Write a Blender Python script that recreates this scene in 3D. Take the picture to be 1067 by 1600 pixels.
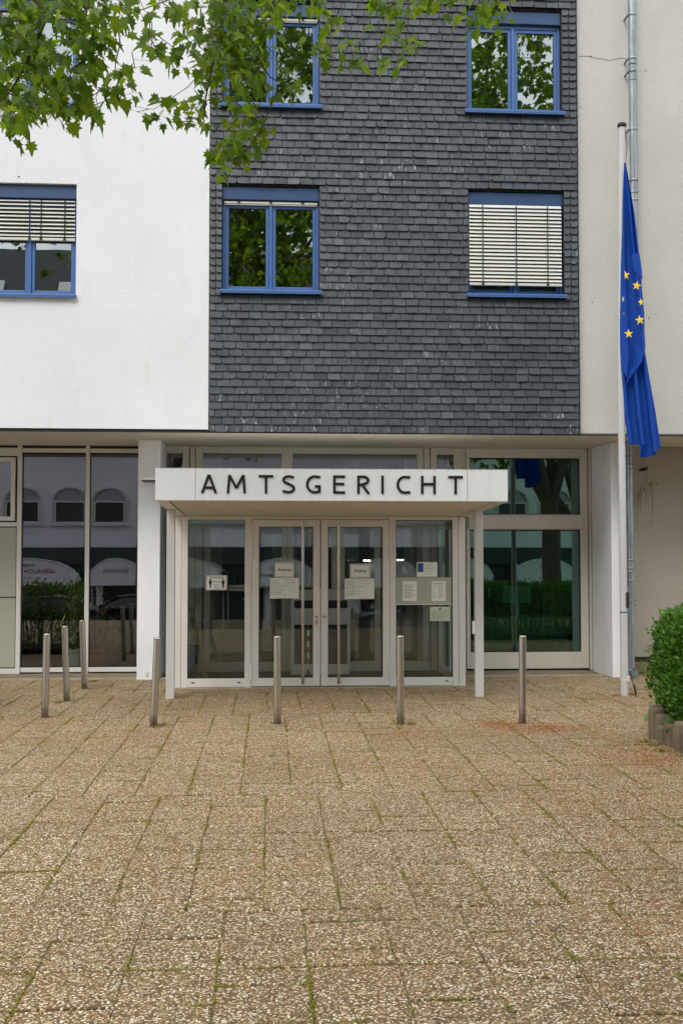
import bpy, bmesh, math, random
from math import sin, cos, tan, pi, radians, sqrt, atan2
from mathutils import Vector, Matrix, noise
random.seed(11)
S = bpy.context.scene
for o in list(bpy.data.objects): bpy.data.objects.remove(o)
C = S.collection

# ------------------------------------------------------------------ camera
FPX = 1717.0; H = 1.65
YAW = radians(3.746); PITCH = radians(2.335)
cam = bpy.data.cameras.new('camera'); camo = bpy.data.objects.new('camera', cam); C.objects.link(camo)
camo.location = (0, 0, H); camo.rotation_euler = (pi/2+PITCH, 0, -YAW)
cam.sensor_fit = 'VERTICAL'; cam.sensor_height = 36; cam.lens = FPX/1600*36
cam.clip_start = 0.05; cam.clip_end = 600
S.camera = camo
S.render.resolution_x = 682; S.render.resolution_y = 1024

# ------------------------------------------------------------------ world and sun
W = bpy.data.worlds.new('World'); S.world = W; W.use_nodes = True
nt = W.node_tree; nt.nodes.clear()
def wn(t, **k):
    n = nt.nodes.new(t)
    for a, b in k.items(): setattr(n, a, b)
    return n
SUN_EL, SUN_AZ = radians(52), radians(205)     # high, behind and to the left of the camera
wo = wn('ShaderNodeOutputWorld'); bg = wn('ShaderNodeBackground')
sky = wn('ShaderNodeTexSky'); sky.sky_type = 'NISHITA'; sky.sun_disc = False
sky.sun_elevation = SUN_EL; sky.sun_rotation = SUN_AZ; sky.air_density = 1.0; sky.dust_density = 2.0
tc = wn('ShaderNodeTexCoord'); ns = wn('ShaderNodeTexNoise'); ns.inputs['Scale'].default_value = 5.0
ns.inputs['Detail'].default_value = 5; ns.inputs['Roughness'].default_value = .6
cr = wn('ShaderNodeValToRGB'); cr.color_ramp.elements[0].position = .36; cr.color_ramp.elements[1].position = .56
mx = wn('ShaderNodeMix', data_type='RGBA'); mx.inputs[7].default_value = (13.5, 13.8, 14.2, 1)   # cloud
mp = wn('ShaderNodeMapping'); mp.inputs['Scale'].default_value = (1, 1, 1.8)
L = nt.links.new
L(tc.outputs['Generated'], mp.inputs[0]); L(mp.outputs[0], ns.inputs['Vector']); L(ns.outputs['Fac'], cr.inputs[0])
L(cr.outputs[0], mx.inputs[0]); L(sky.outputs[0], mx.inputs[6]); L(mx.outputs[2], bg.inputs[0])
bg.inputs[1].default_value = 0.11
L(bg.outputs[0], wo.inputs[0])
sl = bpy.data.lights.new('sun', 'SUN'); sl.energy = 1.3; sl.angle = radians(28); sl.color = (1, .97, .93)
so = bpy.data.objects.new('sun', sl); C.objects.link(so)
# Nishita: rotation measured clockwise from +Y
sd = Vector((sin(SUN_AZ)*cos(SUN_EL), cos(SUN_AZ)*cos(SUN_EL), sin(SUN_EL)))
so.rotation_euler = sd.to_track_quat('Z', 'Y').to_euler(); so.location = (0, 0, 30)
S.view_settings.view_transform = 'Standard'; S.view_settings.look = 'None'
S.view_settings.exposure = 0.6; S.view_settings.gamma = 1
S.render.engine = 'CYCLES'
S.cycles.transparent_max_bounces = 24; S.cycles.max_bounces = 8; S.cycles.glossy_bounces = 5
S.cycles.transmission_bounces = 6; S.cycles.diffuse_bounces = 3

# ------------------------------------------------------------------ pixel -> place helpers (photo pixels, real depth)
F_ = Vector((sin(YAW)*cos(PITCH), cos(YAW)*cos(PITCH), sin(PITCH))); R_ = Vector((cos(YAW), -sin(YAW), 0)); U_ = R_.cross(F_)
def ray(px, py): return F_ + (px-533.5)/FPX*R_ + (800-py)/FPX*U_
def G(px, py, z=0.0):
    v = ray(px, py); t = (z-H)/v.z; return v.x*t, v.y*t
def A(px, py, Y):
    v = ray(px, py); t = Y/v.y; return Vector((v.x*t, Y, H+v.z*t))
def XA(px, Y, py=870): return A(px, py, Y).x
def ZA(py, Y, px=421): return A(px, py, Y).z

# ------------------------------------------------------------------ object helpers
def tag(o, label=None, cat=None, group=None, kind=None):
    if label: o['label'] = label
    if cat: o['category'] = cat
    if group: o['group'] = group
    if kind: o['kind'] = kind
    return o
def thing(name, label, cat, loc=(0, 0, 0), group=None, rot=(0, 0, 0)):
    o = bpy.data.objects.new(name, None); C.objects.link(o); o.location = loc; o.rotation_euler = rot
    o.empty_display_size = .2
    return tag(o, label, cat, group)
def worigin(p):
    v = Vector((0, 0, 0))
    while p is not None: v += Vector(p.location); p = p.parent
    return v
class MB:
    def __init__(s): s.v = []; s.f = []; s.mi = []; s.sm = []
    def add(s, vs, fs, m=0, smooth=False):
        b = len(s.v); s.v += [tuple(x) for x in vs]
        for f in fs: s.f.append(tuple(b+i for i in f)); s.mi.append(m); s.sm.append(smooth)
    def box(s, x0, x1, y0, y1, z0, z1, m=0):
        s.add([(x0,y0,z0),(x1,y0,z0),(x1,y1,z0),(x0,y1,z0),(x0,y0,z1),(x1,y0,z1),(x1,y1,z1),(x0,y1,z1)],
              [(0,3,2,1),(4,5,6,7),(0,1,5,4),(1,2,6,5),(2,3,7,6),(3,0,4,7)], m)
    def bbox(s, x0, x1, y0, y1, z0, z1, b=.004, m=0):   # box with all edges chamfered
        if min(x1-x0, y1-y0, z1-z0) < 2.5*b: return s.box(x0,x1,y0,y1,z0,z1,m)
        bm = bmesh.new(); bmesh.ops.create_cube(bm, size=1)
        for v in bm.verts: v.co = Vector(((x0+x1)/2+v.co.x*(x1-x0), (y0+y1)/2+v.co.y*(y1-y0), (z0+z1)/2+v.co.z*(z1-z0)))
        bmesh.ops.bevel(bm, geom=bm.edges[:], offset=b, segments=2, affect='EDGES', profile=.5)
        bm.verts.index_update(); s.add([v.co[:] for v in bm.verts], [[v.index for v in f.verts] for f in bm.faces], m); bm.free()
    def tube(s, pts, rad, n=8, m=0, cap=True):
        pts = [Vector(p) for p in pts]; k = len(pts)
        if not hasattr(rad, '__len__'): rad = [rad]*k
        t0 = (pts[1]-pts[0]).normalized(); up = Vector((0, 0, 1)) if abs(t0.z) < .9 else Vector((1, 0, 0))
        a = t0.cross(up).normalized(); vs = []
        for i in range(k):
            t = (pts[min(i+1, k-1)]-pts[max(i-1, 0)]).normalized()
            a = (a-t*a.dot(t)).normalized(); b = t.cross(a)
            for j in range(n):
                an = 2*pi*j/n; vs.append(pts[i]+(a*cos(an)+b*sin(an))*rad[i])
        fs = [(i*n+j, i*n+(j+1) % n, (i+1)*n+(j+1) % n, (i+1)*n+j) for i in range(k-1) for j in range(n)]
        s.add(vs, fs, m, True)
        if cap: s.add(vs[:n], [tuple(range(n))[::-1]], m); s.add(vs[-n:], [tuple(range(n))], m)
    def lathe(s, cx, cy, prof, n=24, m=0):
        vs = [(cx+r*cos(2*pi*j/n), cy+r*sin(2*pi*j/n), z) for r, z in prof for j in range(n)]
        fs = [(i*n+j, i*n+(j+1) % n, (i+1)*n+(j+1) % n, (i+1)*n+j) for i in range(len(prof)-1) for j in range(n)]
        s.add(vs, fs, m, True)
        s.add(vs[:n], [tuple(range(n))[::-1]], m); s.add(vs[-n:], [tuple(range(n))], m)
    def prism(s, poly, y0, y1, m=0):       # poly in x,z, extruded along y
        n = len(poly); vs = [(x, y0, z) for x, z in poly]+[(x, y1, z) for x, z in poly]
        s.add(vs, [tuple(range(n)), tuple(range(2*n-1, n-1, -1))]+[(i, i+n, (i+1) % n+n, (i+1) % n) for i in range(n)], m)
def obj(name, mb, mat, parent=None, loc=None, local=False):
    me = bpy.data.meshes.new(name)
    o = bpy.data.objects.new(name, me); C.objects.link(o)
    if parent is not None: o.parent = parent; org = worigin(parent)
    else:
        org = Vector(loc) if loc is not None else Vector((0, 0, 0)); o.location = org
    if local: org = Vector((0, 0, 0))
    me.from_pydata([(v[0]-org[0], v[1]-org[1], v[2]-org[2]) for v in mb.v], [], mb.f)
    for m in (mat if isinstance(mat, (list, tuple)) else [mat]): me.materials.append(m)
    me.polygons.foreach_set('material_index', mb.mi); me.polygons.foreach_set('use_smooth', mb.sm)
    me.update()
    return o
def boxobj(name, x0, x1, y0, y1, z0, z1, mat, parent=None, b=.003, **k):
    m = MB(); m.bbox(x0, x1, y0, y1, z0, z1, b); return obj(name, m, mat, parent, **k)

# ------------------------------------------------------------------ materials
def srgb(r, g, b):
    f = lambda c: (c/255/12.92) if c/255 <= .04045 else ((c/255+.055)/1.055)**2.4
    return (f(r), f(g), f(b), 1)
class Mat:
    def __init__(s, name, color=(.5, .5, .5, 1), rough=.6, metal=0, spec=.5):
        s.m = bpy.data.materials.new(name); s.m.use_nodes = True; s.nt = s.m.node_tree
        s.b = s.nt.nodes['Principled BSDF']; s.out = s.nt.nodes['Material Output']
        s.b.inputs['Base Color'].default_value = color; s.b.inputs['Roughness'].default_value = rough
        s.b.inputs['Metallic'].default_value = metal; s.b.inputs['Specular IOR Level'].default_value = spec
    def n(s, t, **k):
        n = s.nt.nodes.new(t)
        for a, b in k.items():
            if a in n.inputs: n.inputs[a].default_value = b
            else: setattr(n, a, b)
        return n
    def l(s, a, b): s.nt.links.new(a, b)
    def co(s, scale=(1, 1, 1)):
        g = s.n('ShaderNodeNewGeometry'); m = s.n('ShaderNodeMapping'); m.inputs['Scale'].default_value = scale
        s.l(g.outputs['Position'], m.inputs[0]); return m.outputs[0]
    def noise(s, scale, detail=4, rough=.55, vec=None):
        n = s.n('ShaderNodeTexNoise'); n.inputs['Scale'].default_value = scale
        n.inputs['Detail'].default_value = detail; n.inputs['Roughness'].default_value = rough
        s.l(vec if vec is not None else s.co(), n.inputs['Vector']); return n.outputs['Fac']
    def ramp(s, fac, stops, interp='LINEAR'):
        r = s.n('ShaderNodeValToRGB'); cr = r.color_ramp; cr.interpolation = interp
        while len(cr.elements) < len(stops): cr.elements.new(.5)
        for e, (p, c) in zip(cr.elements, stops):
            e.position = p; e.color = c if hasattr(c, '__len__') else (c, c, c, 1)
        s.l(fac, r.inputs[0]); return r.outputs[0]
    def mix(s, fac, a, b, mode='MIX'):
        m = s.n('ShaderNodeMix', data_type='RGBA'); m.blend_type = mode
        for i, x in ((0, fac), (6, a), (7, b)):
            if hasattr(x, 'is_linked'): s.l(x, m.inputs[i])
            else: m.inputs[i].default_value = x
        return m.outputs[2]
    def math(s, op, a, b=0):
        m = s.n('ShaderNodeMath', operation=op)
        for i, x in ((0, a), (1, b)):
            if hasattr(x, 'is_linked'): s.l(x, m.inputs[i])
            else: m.inputs[i].default_value = x
        return m.outputs[0]
    def col(s, c): s.l(c, s.b.inputs['Base Color']); return s
    def bump(s, h, strength=.3, dist=.01):
        b = s.n('ShaderNodeBump'); b.inputs['Strength'].default_value = strength; b.inputs['Distance'].default_value = dist
        s.l(h, b.inputs['Height']); s.l(b.outputs[0], s.b.inputs['Normal']); return s

def plaster(name, c1, c2, bs=.45, fleck=False):
    M = Mat(name, c1, .9, spec=.2)
    big = M.noise(.7, 5, .6); st = M.noise(3.0, 5, .65, M.co((1.6, 1, .5)))
    c = M.mix(M.ramp(big, [(.35, 0), (.75, 1)]), c1, c2)
    dirt = M.ramp(st, [(.57, 0), (.80, .30)])
    c = M.mix(dirt, c, (c2[0]*.72, c2[1]*.69, c2[2]*.62, 1))
    fine = M.noise(95, 3, .6)
    c = M.mix(M.ramp(fine, [(.3, .22), (.5, 0)]), c, (c2[0]*.6, c2[1]*.58, c2[2]*.54, 1))
    if fleck:
        v = M.n('ShaderNodeTexVoronoi'); v.inputs['Scale'].default_value = 55; M.l(M.co((1, 1, .7)), v.inputs['Vector'])
        c = M.mix(M.ramp(v.outputs['Distance'], [(.12, .38), (.3, 0)]), c, (.2, .17, .13, 1))
    M.col(c); M.bump(M.noise(62, 4, .7), bs*1.6, .014); return M.m
m_white = plaster('white_plaster', srgb(231, 232, 236), srgb(222, 222, 223))
m_beige = plaster('grey_beige_plaster', srgb(199, 197, 192), srgb(188, 185, 177))
m_beige2 = plaster('flecked_plaster', srgb(190, 183, 170), srgb(178, 170, 156), .6, True)
def painted(name, c, rough=.5, bs=.05, dirt=.25, metal=0):
    M = Mat(name, c, rough, metal)
    d = M.noise(2.2, 6, .65, M.co((1.4, 1.4, .6)))
    cc = M.mix(M.ramp(d, [(.45, 0), (.8, dirt)]), c, (c[0]*.55, c[1]*.52, c[2]*.46, 1))
    cc = M.mix(M.ramp(M.noise(30, 3), [(.4, 0), (.75, dirt*.35)]), cc, (c[0]*.7, c[1]*.68, c[2]*.62, 1))
    M.col(cc); M.bump(M.noise(60, 2), bs, .004); return M.m
m_pillar = painted('pillar_paint', srgb(244, 244, 247), .7, .35)
m_soffit = painted('soffit_paint', srgb(214, 209, 200), .75, .1)
m_alu = painted('light_aluminium', srgb(225, 222, 216), .42, .02, .15)
m_alu2 = painted('beige_aluminium', srgb(216, 210, 197), .45, .02, .2)
m_post = painted('post_paint', srgb(203, 202, 198), .5, .02, .3)
m_fascia = painted('canopy_panel', srgb(228, 229, 229), .45, .02, .12)
def canopy_mat():
    M = Mat('canopy_fascia', srgb(228, 229, 229), .45); g = M.n('ShaderNodeNewGeometry'); sx = M.n('ShaderNodeSeparateXYZ'); M.l(g.outputs['Position'], sx.inputs[0])
    edge = M.math('ADD', sx.outputs[2], M.math('MULTIPLY', M.noise(9, 5, .7, M.co((3, 3, .4))), .05))
    c = M.mix(M.ramp(M.math('SUBTRACT', edge, 2.0), [(.598, 0), (.625, .7)]), srgb(228, 229, 229), srgb(128, 110, 82))
    d = M.noise(3, 6, .65, M.co((5, 1.4, .5))); c = M.mix(M.ramp(d, [(.5, 0), (.8, .18)]), c, srgb(150, 140, 120)); M.col(c); return M.m
m_canopy = canopy_mat()
m_panel = painted('spandrel_panel', srgb(176, 176, 160), .5, .02, .1)
m_blue = painted('blue_lacquer', srgb(72, 106, 160), .35, .02, .18)
m_blue_d = painted('blue_lacquer_cover', srgb(46, 73, 114), .4, .02, .3)
m_blind = painted('blind_slats', srgb(206, 204, 194), .45, 0, .12)
m_dark = Mat('black_gasket', (.012, .012, .013, 1), .6).m
m_black = Mat('black_letters', (.008, .008, .009, 1), .35).m
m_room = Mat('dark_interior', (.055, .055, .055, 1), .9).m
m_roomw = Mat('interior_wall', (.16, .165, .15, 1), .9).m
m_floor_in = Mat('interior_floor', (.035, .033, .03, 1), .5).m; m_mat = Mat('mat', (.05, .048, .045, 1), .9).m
def steel(name, c=(.62, .59, .54, 1), rough=.32):
    M = Mat(name, c, rough, 1)
    st = M.noise(5, 5, .7, M.co((12, 12, .7)))
    M.l(M.ramp(st, [(.3, rough*.85), (.8, rough*1.2)]), M.b.inputs['Roughness'])
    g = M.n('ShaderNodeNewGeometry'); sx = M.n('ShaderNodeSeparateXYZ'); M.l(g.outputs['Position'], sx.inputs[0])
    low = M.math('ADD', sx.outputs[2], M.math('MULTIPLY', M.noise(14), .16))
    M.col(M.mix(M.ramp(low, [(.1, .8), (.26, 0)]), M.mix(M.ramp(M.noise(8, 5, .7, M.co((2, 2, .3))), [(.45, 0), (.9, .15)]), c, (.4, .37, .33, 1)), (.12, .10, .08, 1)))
    return M.m
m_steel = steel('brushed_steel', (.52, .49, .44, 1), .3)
m_bar = steel('door_bar_steel', (.5, .43, .34, 1), .3)
def zinc():
    M = Mat('zinc', (.4, .43, .45, 1), .42, .7)
    a = M.noise(6, 6, .7, M.co((3, 3, .8)))
    c = M.mix(M.ramp(a, [(.35, 0), (.65, 1)]), srgb(120, 131, 136), srgb(160, 166, 168))
    c = M.mix(M.ramp(M.noise(16, 5, .7, M.co((2, 2, .5))), [(.62, 0), (.72, .7)]), c, srgb(205, 205, 200))
    return M.col(c).m
m_zinc = zinc()
def glassm(name, tint, refl, k, wob=.02):
    M = Mat(name); nt = M.nt; nt.nodes.remove(M.b)
    tr = M.n('ShaderNodeBsdfTransparent'); tr.inputs[0].default_value = tint
    gl = M.n('ShaderNodeBsdfGlossy'); gl.inputs['Color'].default_value = refl; gl.inputs['Roughness'].default_value = .0
    fr = M.n('ShaderNodeFresnel'); fr.inputs[0].default_value = 1.45
    bp = M.n('ShaderNodeBump'); bp.inputs['Strength'].default_value = wob; bp.inputs['Distance'].default_value = .02
    M.l(M.noise(1.3, 2, .4), bp.inputs['Height']); M.l(bp.outputs[0], gl.inputs['Normal'])
    f = M.math('ADD', fr.outputs[0], k)
    mx = M.n('ShaderNodeMixShader'); M.l(f, mx.inputs[0]); M.l(tr.outputs[0], mx.inputs[1]); M.l(gl.outputs[0], mx.inputs[2])
    M.l(mx.outputs[0], M.out.inputs[0]); return M.m
m_gl_up = glassm('upper_window_glass', (.6, .62, .62, 1), (.92, 1, 1, 1), .165)
m_gl_shop = glassm('shop_glass', (.94, .95, .95, 1), (.93, .93, 1, 1), .058, .012)
m_gl_door = glassm('door_glass', (.92, .95, .93, 1), (.9, .98, .96, 1), .025, .01)
m_gl_green = glassm('green_glass', (.46, .72, .62, 1), (.56, .76, .69, 1), .12, .012)
m_gl_dark = Mat('dark_pane', (.015, .018, .02, 1), .05).m

def slate():
    M = Mat('slate_tile', (.06, .066, .078, 1), .55, spec=.55)
    g = M.n('ShaderNodeNewGeometry'); ri = g.outputs['Random Per Island']
    c = M.ramp(ri, [(0, srgb(40, 44, 50)), (.3, srgb(52, 57, 64)), (.6, srgb(60, 65, 72)), (.85, srgb(49, 53, 60)), (1, srgb(74, 80, 88))])
    nz = M.noise(5, 5, .65, M.co((1.5, 1, 3)))
    c = M.mix(M.ramp(nz, [(.35, .4), (.7, 0)]), c, srgb(38, 42, 50))
    c = M.mix(M.ramp(M.noise(40, 3, .6, M.co((3, 1, .8))), [(.55, 0), (.8, .22)]), c, srgb(120, 126, 134))
    # lime bleeding out under the tiles: short pale upright streaks in patches
    patch = M.ramp(M.noise(.8, 3, .5), [(.47, .0), (.66, 1)])
    tile = M.ramp(M.math('FRACT', M.math('MULTIPLY', ri, 57.3)), [(.52, 0), (.74, 1)])
    streak = M.ramp(M.noise(1, 4, .65, M.co((26, 1, 9))), [(.56, 0), (.64, .8)])
    f = M.math('MULTIPLY', M.math('MULTIPLY', patch, tile), streak)
    c = M.mix(f, c, srgb(176, 180, 186))
    M.col(c); M.bump(M.noise(22, 5, .7, M.co((1, 1, 2))), .35, .01)
    M.l(M.ramp(M.noise(9, 3), [(.3, .42), (.7, .7)]), M.b.inputs['Roughness'])
    return M.m
m_slate = slate()
def pebbles(name, base=False):
    M = Mat(name, (.3, .25, .18, 1), .8, spec=.3)
    v = M.n('ShaderNodeTexVoronoi'); v.inputs['Scale'].default_value = 98; v.inputs['Randomness'].default_value = 1
    g = M.co((1, 1, .2))
    wv = M.n('ShaderNodeTexNoise'); wv.inputs['Scale'].default_value = 60; M.l(g, wv.inputs['Vector'])
    ad = M.n('ShaderNodeVectorMath', operation='MULTIPLY_ADD'); M.l(wv.outputs['Color'], ad.inputs[0])
    ad.inputs[1].default_value = (.012, .012, .012); M.l(g, ad.inputs[2]); M.l(ad.outputs[0], v.inputs['Vector'])
    sc = M.n('ShaderNodeSeparateColor'); M.l(v.outputs['Color'], sc.inputs[0])
    col = M.ramp(sc.outputs[0], [(0, srgb(128, 108, 82)), (.14, srgb(176, 154, 118)), (.34, srgb(204, 184, 150)), (.52, srgb(226, 212, 184)),
                                (.66, srgb(162, 138, 102)), (.77, srgb(246, 239, 222)), (.93, srgb(192, 146, 96)), (1, srgb(92, 84, 74))], 'CONSTANT')
    mort = M.ramp(v.outputs['Distance'], [(.42, 0), (.66, 1)])
    # fraction of places where the stone is worn out: only mortar
    miss = M.ramp(sc.outputs[1], [(.20, 1), (.23, 0)])
    mort = M.math('MAXIMUM', mort, miss)
    mc = M.mix(M.ramp(M.noise(12, 4), [(.3, 0), (.7, 1)]), srgb(84, 69, 48), srgb(122, 102, 74))
    c = M.mix(mort, col, mc)
    # worn and dirty areas
    big = M.noise(.55, 5, .6); c = M.mix(M.ramp(big, [(.42, 0), (.70, .38)]), c, srgb(124, 98, 64))
    med = M.noise(2.6, 5, .7); c = M.mix(M.ramp(med, [(.5, 0), (.75, .28)]), c, srgb(134, 118, 94))
    # rusty litter stains in patches
    rust = M.math('MULTIPLY', M.ramp(M.noise(.8, 4, .6, M.co((1, .8, 1))), [(.50, 0), (.68, 1)]), M.ramp(M.noise(9, 5, .7), [(.42, 0), (.62, .38)]))
    c = M.mix(rust, c, srgb(158, 104, 58))
    gi = M.n('ShaderNodeNewGeometry')
    c = M.mix(1.0, c, M.ramp(gi.outputs['Random Per Island'], [(0, (.91, .87, .80, 1)), (.5, (.97, .93, .86, 1)), (1, (1.03, .99, .91, 1))]), 'MULTIPLY')
    if base:
        c = M.mix(M.ramp(M.noise(5, 4, .6), [(.4, .1), (.6, .75)]), c, srgb(104, 88, 60))
        c = M.mix(M.ramp(M.noise(3, 5, .7), [(.47, 0), (.58, .85)]), c, srgb(104, 108, 42))
    M.col(c)
    h = M.math('SUBTRACT', 1.0, mort)
    M.bump(h, .55, .006); return M.m
m_peb = pebbles('exposed_aggregate'); m_pebb = pebbles('joint_ground', True)
def concrete(name, c, s=1):
    M = Mat(name, c, .85, spec=.3)
    k = M.mix(M.ramp(M.noise(4*s, 6, .7), [(.3, 0), (.7, 1)]), c, (c[0]*.6, c[1]*.57, c[2]*.5, 1))
    k = M.mix(M.ramp(M.noise(60*s, 3, .7), [(.5, 0), (.7, .4)]), k, (c[0]*.4, c[1]*.38, c[2]*.34, 1))
    M.col(k); M.bump(M.noise(50*s, 4, .7), .4, .006); return M.m
m_conc = concrete('edge_concrete', srgb(146, 134, 114)); m_kerb = concrete('kerb_stone', srgb(182, 170, 148))
m_pal = concrete('palisade_concrete', srgb(126, 112, 94)); m_asph = concrete('asphalt', (.055, .055, .056, 1), .6)
m_soil = concrete('soil', (.05, .035, .02, 1))
def leafm(name, c1, c2, c3, tr=.45):
    M = Mat(name, c1, .45, spec=.4)
    g = M.n('ShaderNodeNewGeometry')
    c = M.ramp(g.outputs['Random Per Island'], [(0, c1), (.5, c2), (1, c3)])
    M.col(c)
    t = M.n('ShaderNodeBsdfTranslucent'); M.l(M.mix(1.0, c, (1.7, 1.6, .45, 1), 'MULTIPLY'), t.inputs[0])
    mx = M.n('ShaderNodeMixShader'); mx.inputs[0].default_value = tr
    M.l(M.b.outputs[0], mx.inputs[1]); M.l(t.outputs[0], mx.inputs[2]); M.l(mx.outputs[0], M.out.inputs[0]); return M.m
m_leaf = leafm('plane_leaves', (.055, .12, .012, 1), (.11, .20, .018, 1), (.19, .28, .03, 1), .58)
m_hedge = leafm('privet_leaves', (.035, .11, .012, 1), (.075, .19, .02, 1), (.13, .27, .035, 1), .35)
m_palm = leafm('house_plant_leaves', (.12, .22, .05, 1), (.2, .3, .08, 1), (.3, .4, .12, 1), .2)
m_moss = leafm('moss', (.14, .15, .02, 1), (.24, .23, .03, 1), (.36, .27, .06, 1), .3)
m_lit = leafm('litter', srgb(146, 84, 34), srgb(180, 108, 44), srgb(196, 140, 70), .1)
m_bark = concrete('bark', (.16, .13, .09, 1), .8); m_twig = Mat('twig', (.06, .04, .025, 1), .8).m
m_paper = Mat('paper', srgb(232, 236, 226), .7).m; m_ink = Mat('ink', (.02, .02, .022, 1), .7).m
m_inkred = Mat('red_print', srgb(150, 50, 44), .7).m; m_inkgrey = Mat('grey_print', srgb(120, 122, 118), .7).m
m_inkblue = Mat('blue_print', srgb(40, 84, 140), .6).m; m_board = Mat('notice_board', srgb(176, 178, 160), .6).m
m_brown = Mat('dark_brown', (.03, .02, .015, 1), .5).m

# ------------------------------------------------------------------ dimensions
YF = 14.05          # upper facade front
YS = 14.03          # slate tile faces
YG = 15.85          # ground floor glazing
YP = 14.90          # pillar front
YV = 13.98          # porch front
ZS = 3.235          # soffit height
XL, XR = -14.0, 15.0
XS0, XS1 = -0.78, 4.025   # slate field

# ------------------------------------------------------------------ ground
g = MB()
prof = [(60, 0), (2.6, 0), (2.2, -.03), (-3, -1.05), (-3.6, -1.12), (-12.5, -1.2), (-16, -1.85), (-17, -1.9), (-150, -1.9)]
xs = [-150, -30, -10, 0, 10, 30, 150]
vs = [(x, y, z-.0075) for y, z in prof for x in xs]; n = len(xs)
for i in range(len(prof)-1):
    g.add(vs[i*n:(i+2)*n], [(j, n+j, n+j+1, j+1) for j in range(n-1)], 0 if i == 0 else 1)
tag(obj('ground', g, [m_pebb, m_asph]), kind='structure')
# slabs in a Roman bond on a 0.18 m grid
def slabs():
    mb = MB(); joints = []; rnd = random.Random(5); Y = 2.7; w = .362
    while Y < 15.1:
        D = min(rnd.choice([1.08, 1.44, 1.8, .72]), 15.1-Y)
        if 15.1-Y-D < .4: D = 15.1-Y
        off = rnd.choice([0, 0, 0, .181])
        for i in range(-20, 21):
            X0_ = i*w+.16+off; y = Y; first = rnd.random() < .35
            while y < Y+D-.01:
                d = rnd.choice([.36, .54, .36, .54, .36]) if not first else .18; first = False
                if y+d > Y+D-.15: d = Y+D-y
                q = rnd.uniform(.0016, .005); jx0 = rnd.uniform(-.005, .005); qy = rnd.uniform(.003, .009); X0, X1, Y0, Y1 = X0_+q+jx0, X0_+w-q+jx0*.6, y+qy, y+d-rnd.uniform(.003, .008)
                zb0 = rnd.uniform(-.0022, .0022); zt = [zb0+rnd.uniform(-.0018, .0018) for _ in range(4)]; c = .004
                # slightly uneven edges: four corners knocked about, a chipped corner now and then
                jx = [rnd.uniform(-.0015, .0015) for _ in range(4)]; ch = [c*(6 if rnd.random() < .05 else 1)*rnd.uniform(.7, 1.4) for _ in range(4)]
                P0 = [(X0+jx[0], Y0), (X1+jx[1], Y0), (X1+jx[2], Y1), (X0+jx[3], Y1)]; sg = [(1, 1), (-1, 1), (-1, -1), (1, -1)]
                mb.add([(a, b, -.013) for a, b in P0]+[(a, b, zt[k]-c) for k, (a, b) in enumerate(P0)]+[(a+sg[k][0]*ch[k], b+sg[k][1]*ch[k], zt[k]) for k, (a, b) in enumerate(P0)],
                       [(0, 1, 5, 4), (1, 2, 6, 5), (2, 3, 7, 6), (3, 0, 4, 7), (4, 5, 9, 8), (5, 6, 10, 9), (6, 7, 11, 10), (7, 4, 8, 11), (8, 9, 10, 11)])
                joints.append((X0_, y, X0_, y+d)); joints.append((X0_, y, X0_+w, y)); y += d
        Y += D
    tag(obj('paving', mb, m_peb), kind='structure'); return joints
joints = slabs()
# strip of fine concrete along the glazing, with a light edging stone
s = MB(); s.box(-13.9, -1.80, 15.125, YG-.03, -.012, .004); s.box(-1.42, -1.0, 15.125, YG-.03, -.012, .004); s.box(2.6, 4.6, 15.125, YG-.03, -.012, .004)
tag(obj('concrete_strip', s, m_conc), kind='structure')
s = MB()
x = -13.9
while x < 4.6:
    w = random.uniform(.7, 1.0)
    if not (-1.25 < x+w/2 < 2.75): s.bbox(x, min(x+w-.006, 4.62), 15.03, 15.12, -.013, .016, .004)
    x += w
tag(obj('edging', s, m_kerb), kind='structure')
# moss in the joints, and loose litter: tiny leaf-like faces nobody could count
def tuft(mb, x, y, z, r, n, hgt, rnd):
    for _ in range(n):
        a = rnd.uniform(0, 2*pi); d = r*rnd.random(); h = hgt*rnd.uniform(.3, 1); w = rnd.uniform(.0025, .006)
        px, py = x+cos(a)*d, y+sin(a)*d; b = rnd.uniform(0, 2*pi); lx, ly = cos(b), sin(b); t = rnd.uniform(.004, .014)
        mb.add([(px-ly*w, py+lx*w, z), (px+ly*w, py-lx*w, z), (px+lx*t+ly*w*.6, py+ly*t-lx*w*.6, z+h), (px+lx*t*1.6, py+ly*t*1.6, z+h*.8)], [(0, 1, 2, 3)])
rnd = random.Random(8); mb = MB()
for (xa, ya, xb, yb) in joints:
    ln = sqrt((xb-xa)**2+(yb-ya)**2); k = int(ln/.014); vert = abs(xb-xa) < 1e-6
    for i in range(k):
        t = (i+rnd.random())/k; x = xa+(xb-xa)*t; y = ya+(yb-ya)*t
        if not (3.4 < y < 14.5 and abs(x-.4) < .45*y+1): continue
        nv = noise.noise(Vector((x*2.3, y*1.9, 3)))+.8*noise.noise(Vector((x*9, y*9, 1)))
        th = .03 if vert else .08
        if nv > th: tuft(mb, x, y, -.004, .008, 2+int(5*min(1, (nv-th)*3)), .009, rnd)
        if nv > th+.45 and rnd.random() < .12: tuft(mb, x, y, -.004, .018, 10, .014, rnd)
for (px, py) in [(520, 1065), (538, 1068), (145, 1065), (90, 1098), (68, 1122), (236, 1137), (250, 1134), (428, 1131), (622, 1133), (640, 1132), (985, 1086), (960, 1088), (1005, 1160), (1015, 1165), (1030, 1175)]:
    x, y = G(px, py); tuft(mb, x+.02, y, 0, .06, 50, .03, rnd)
tag(obj('moss', mb, m_moss), 'green moss and weeds in the joints of the paving', 'moss', kind='stuff')
mb = MB()
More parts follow.
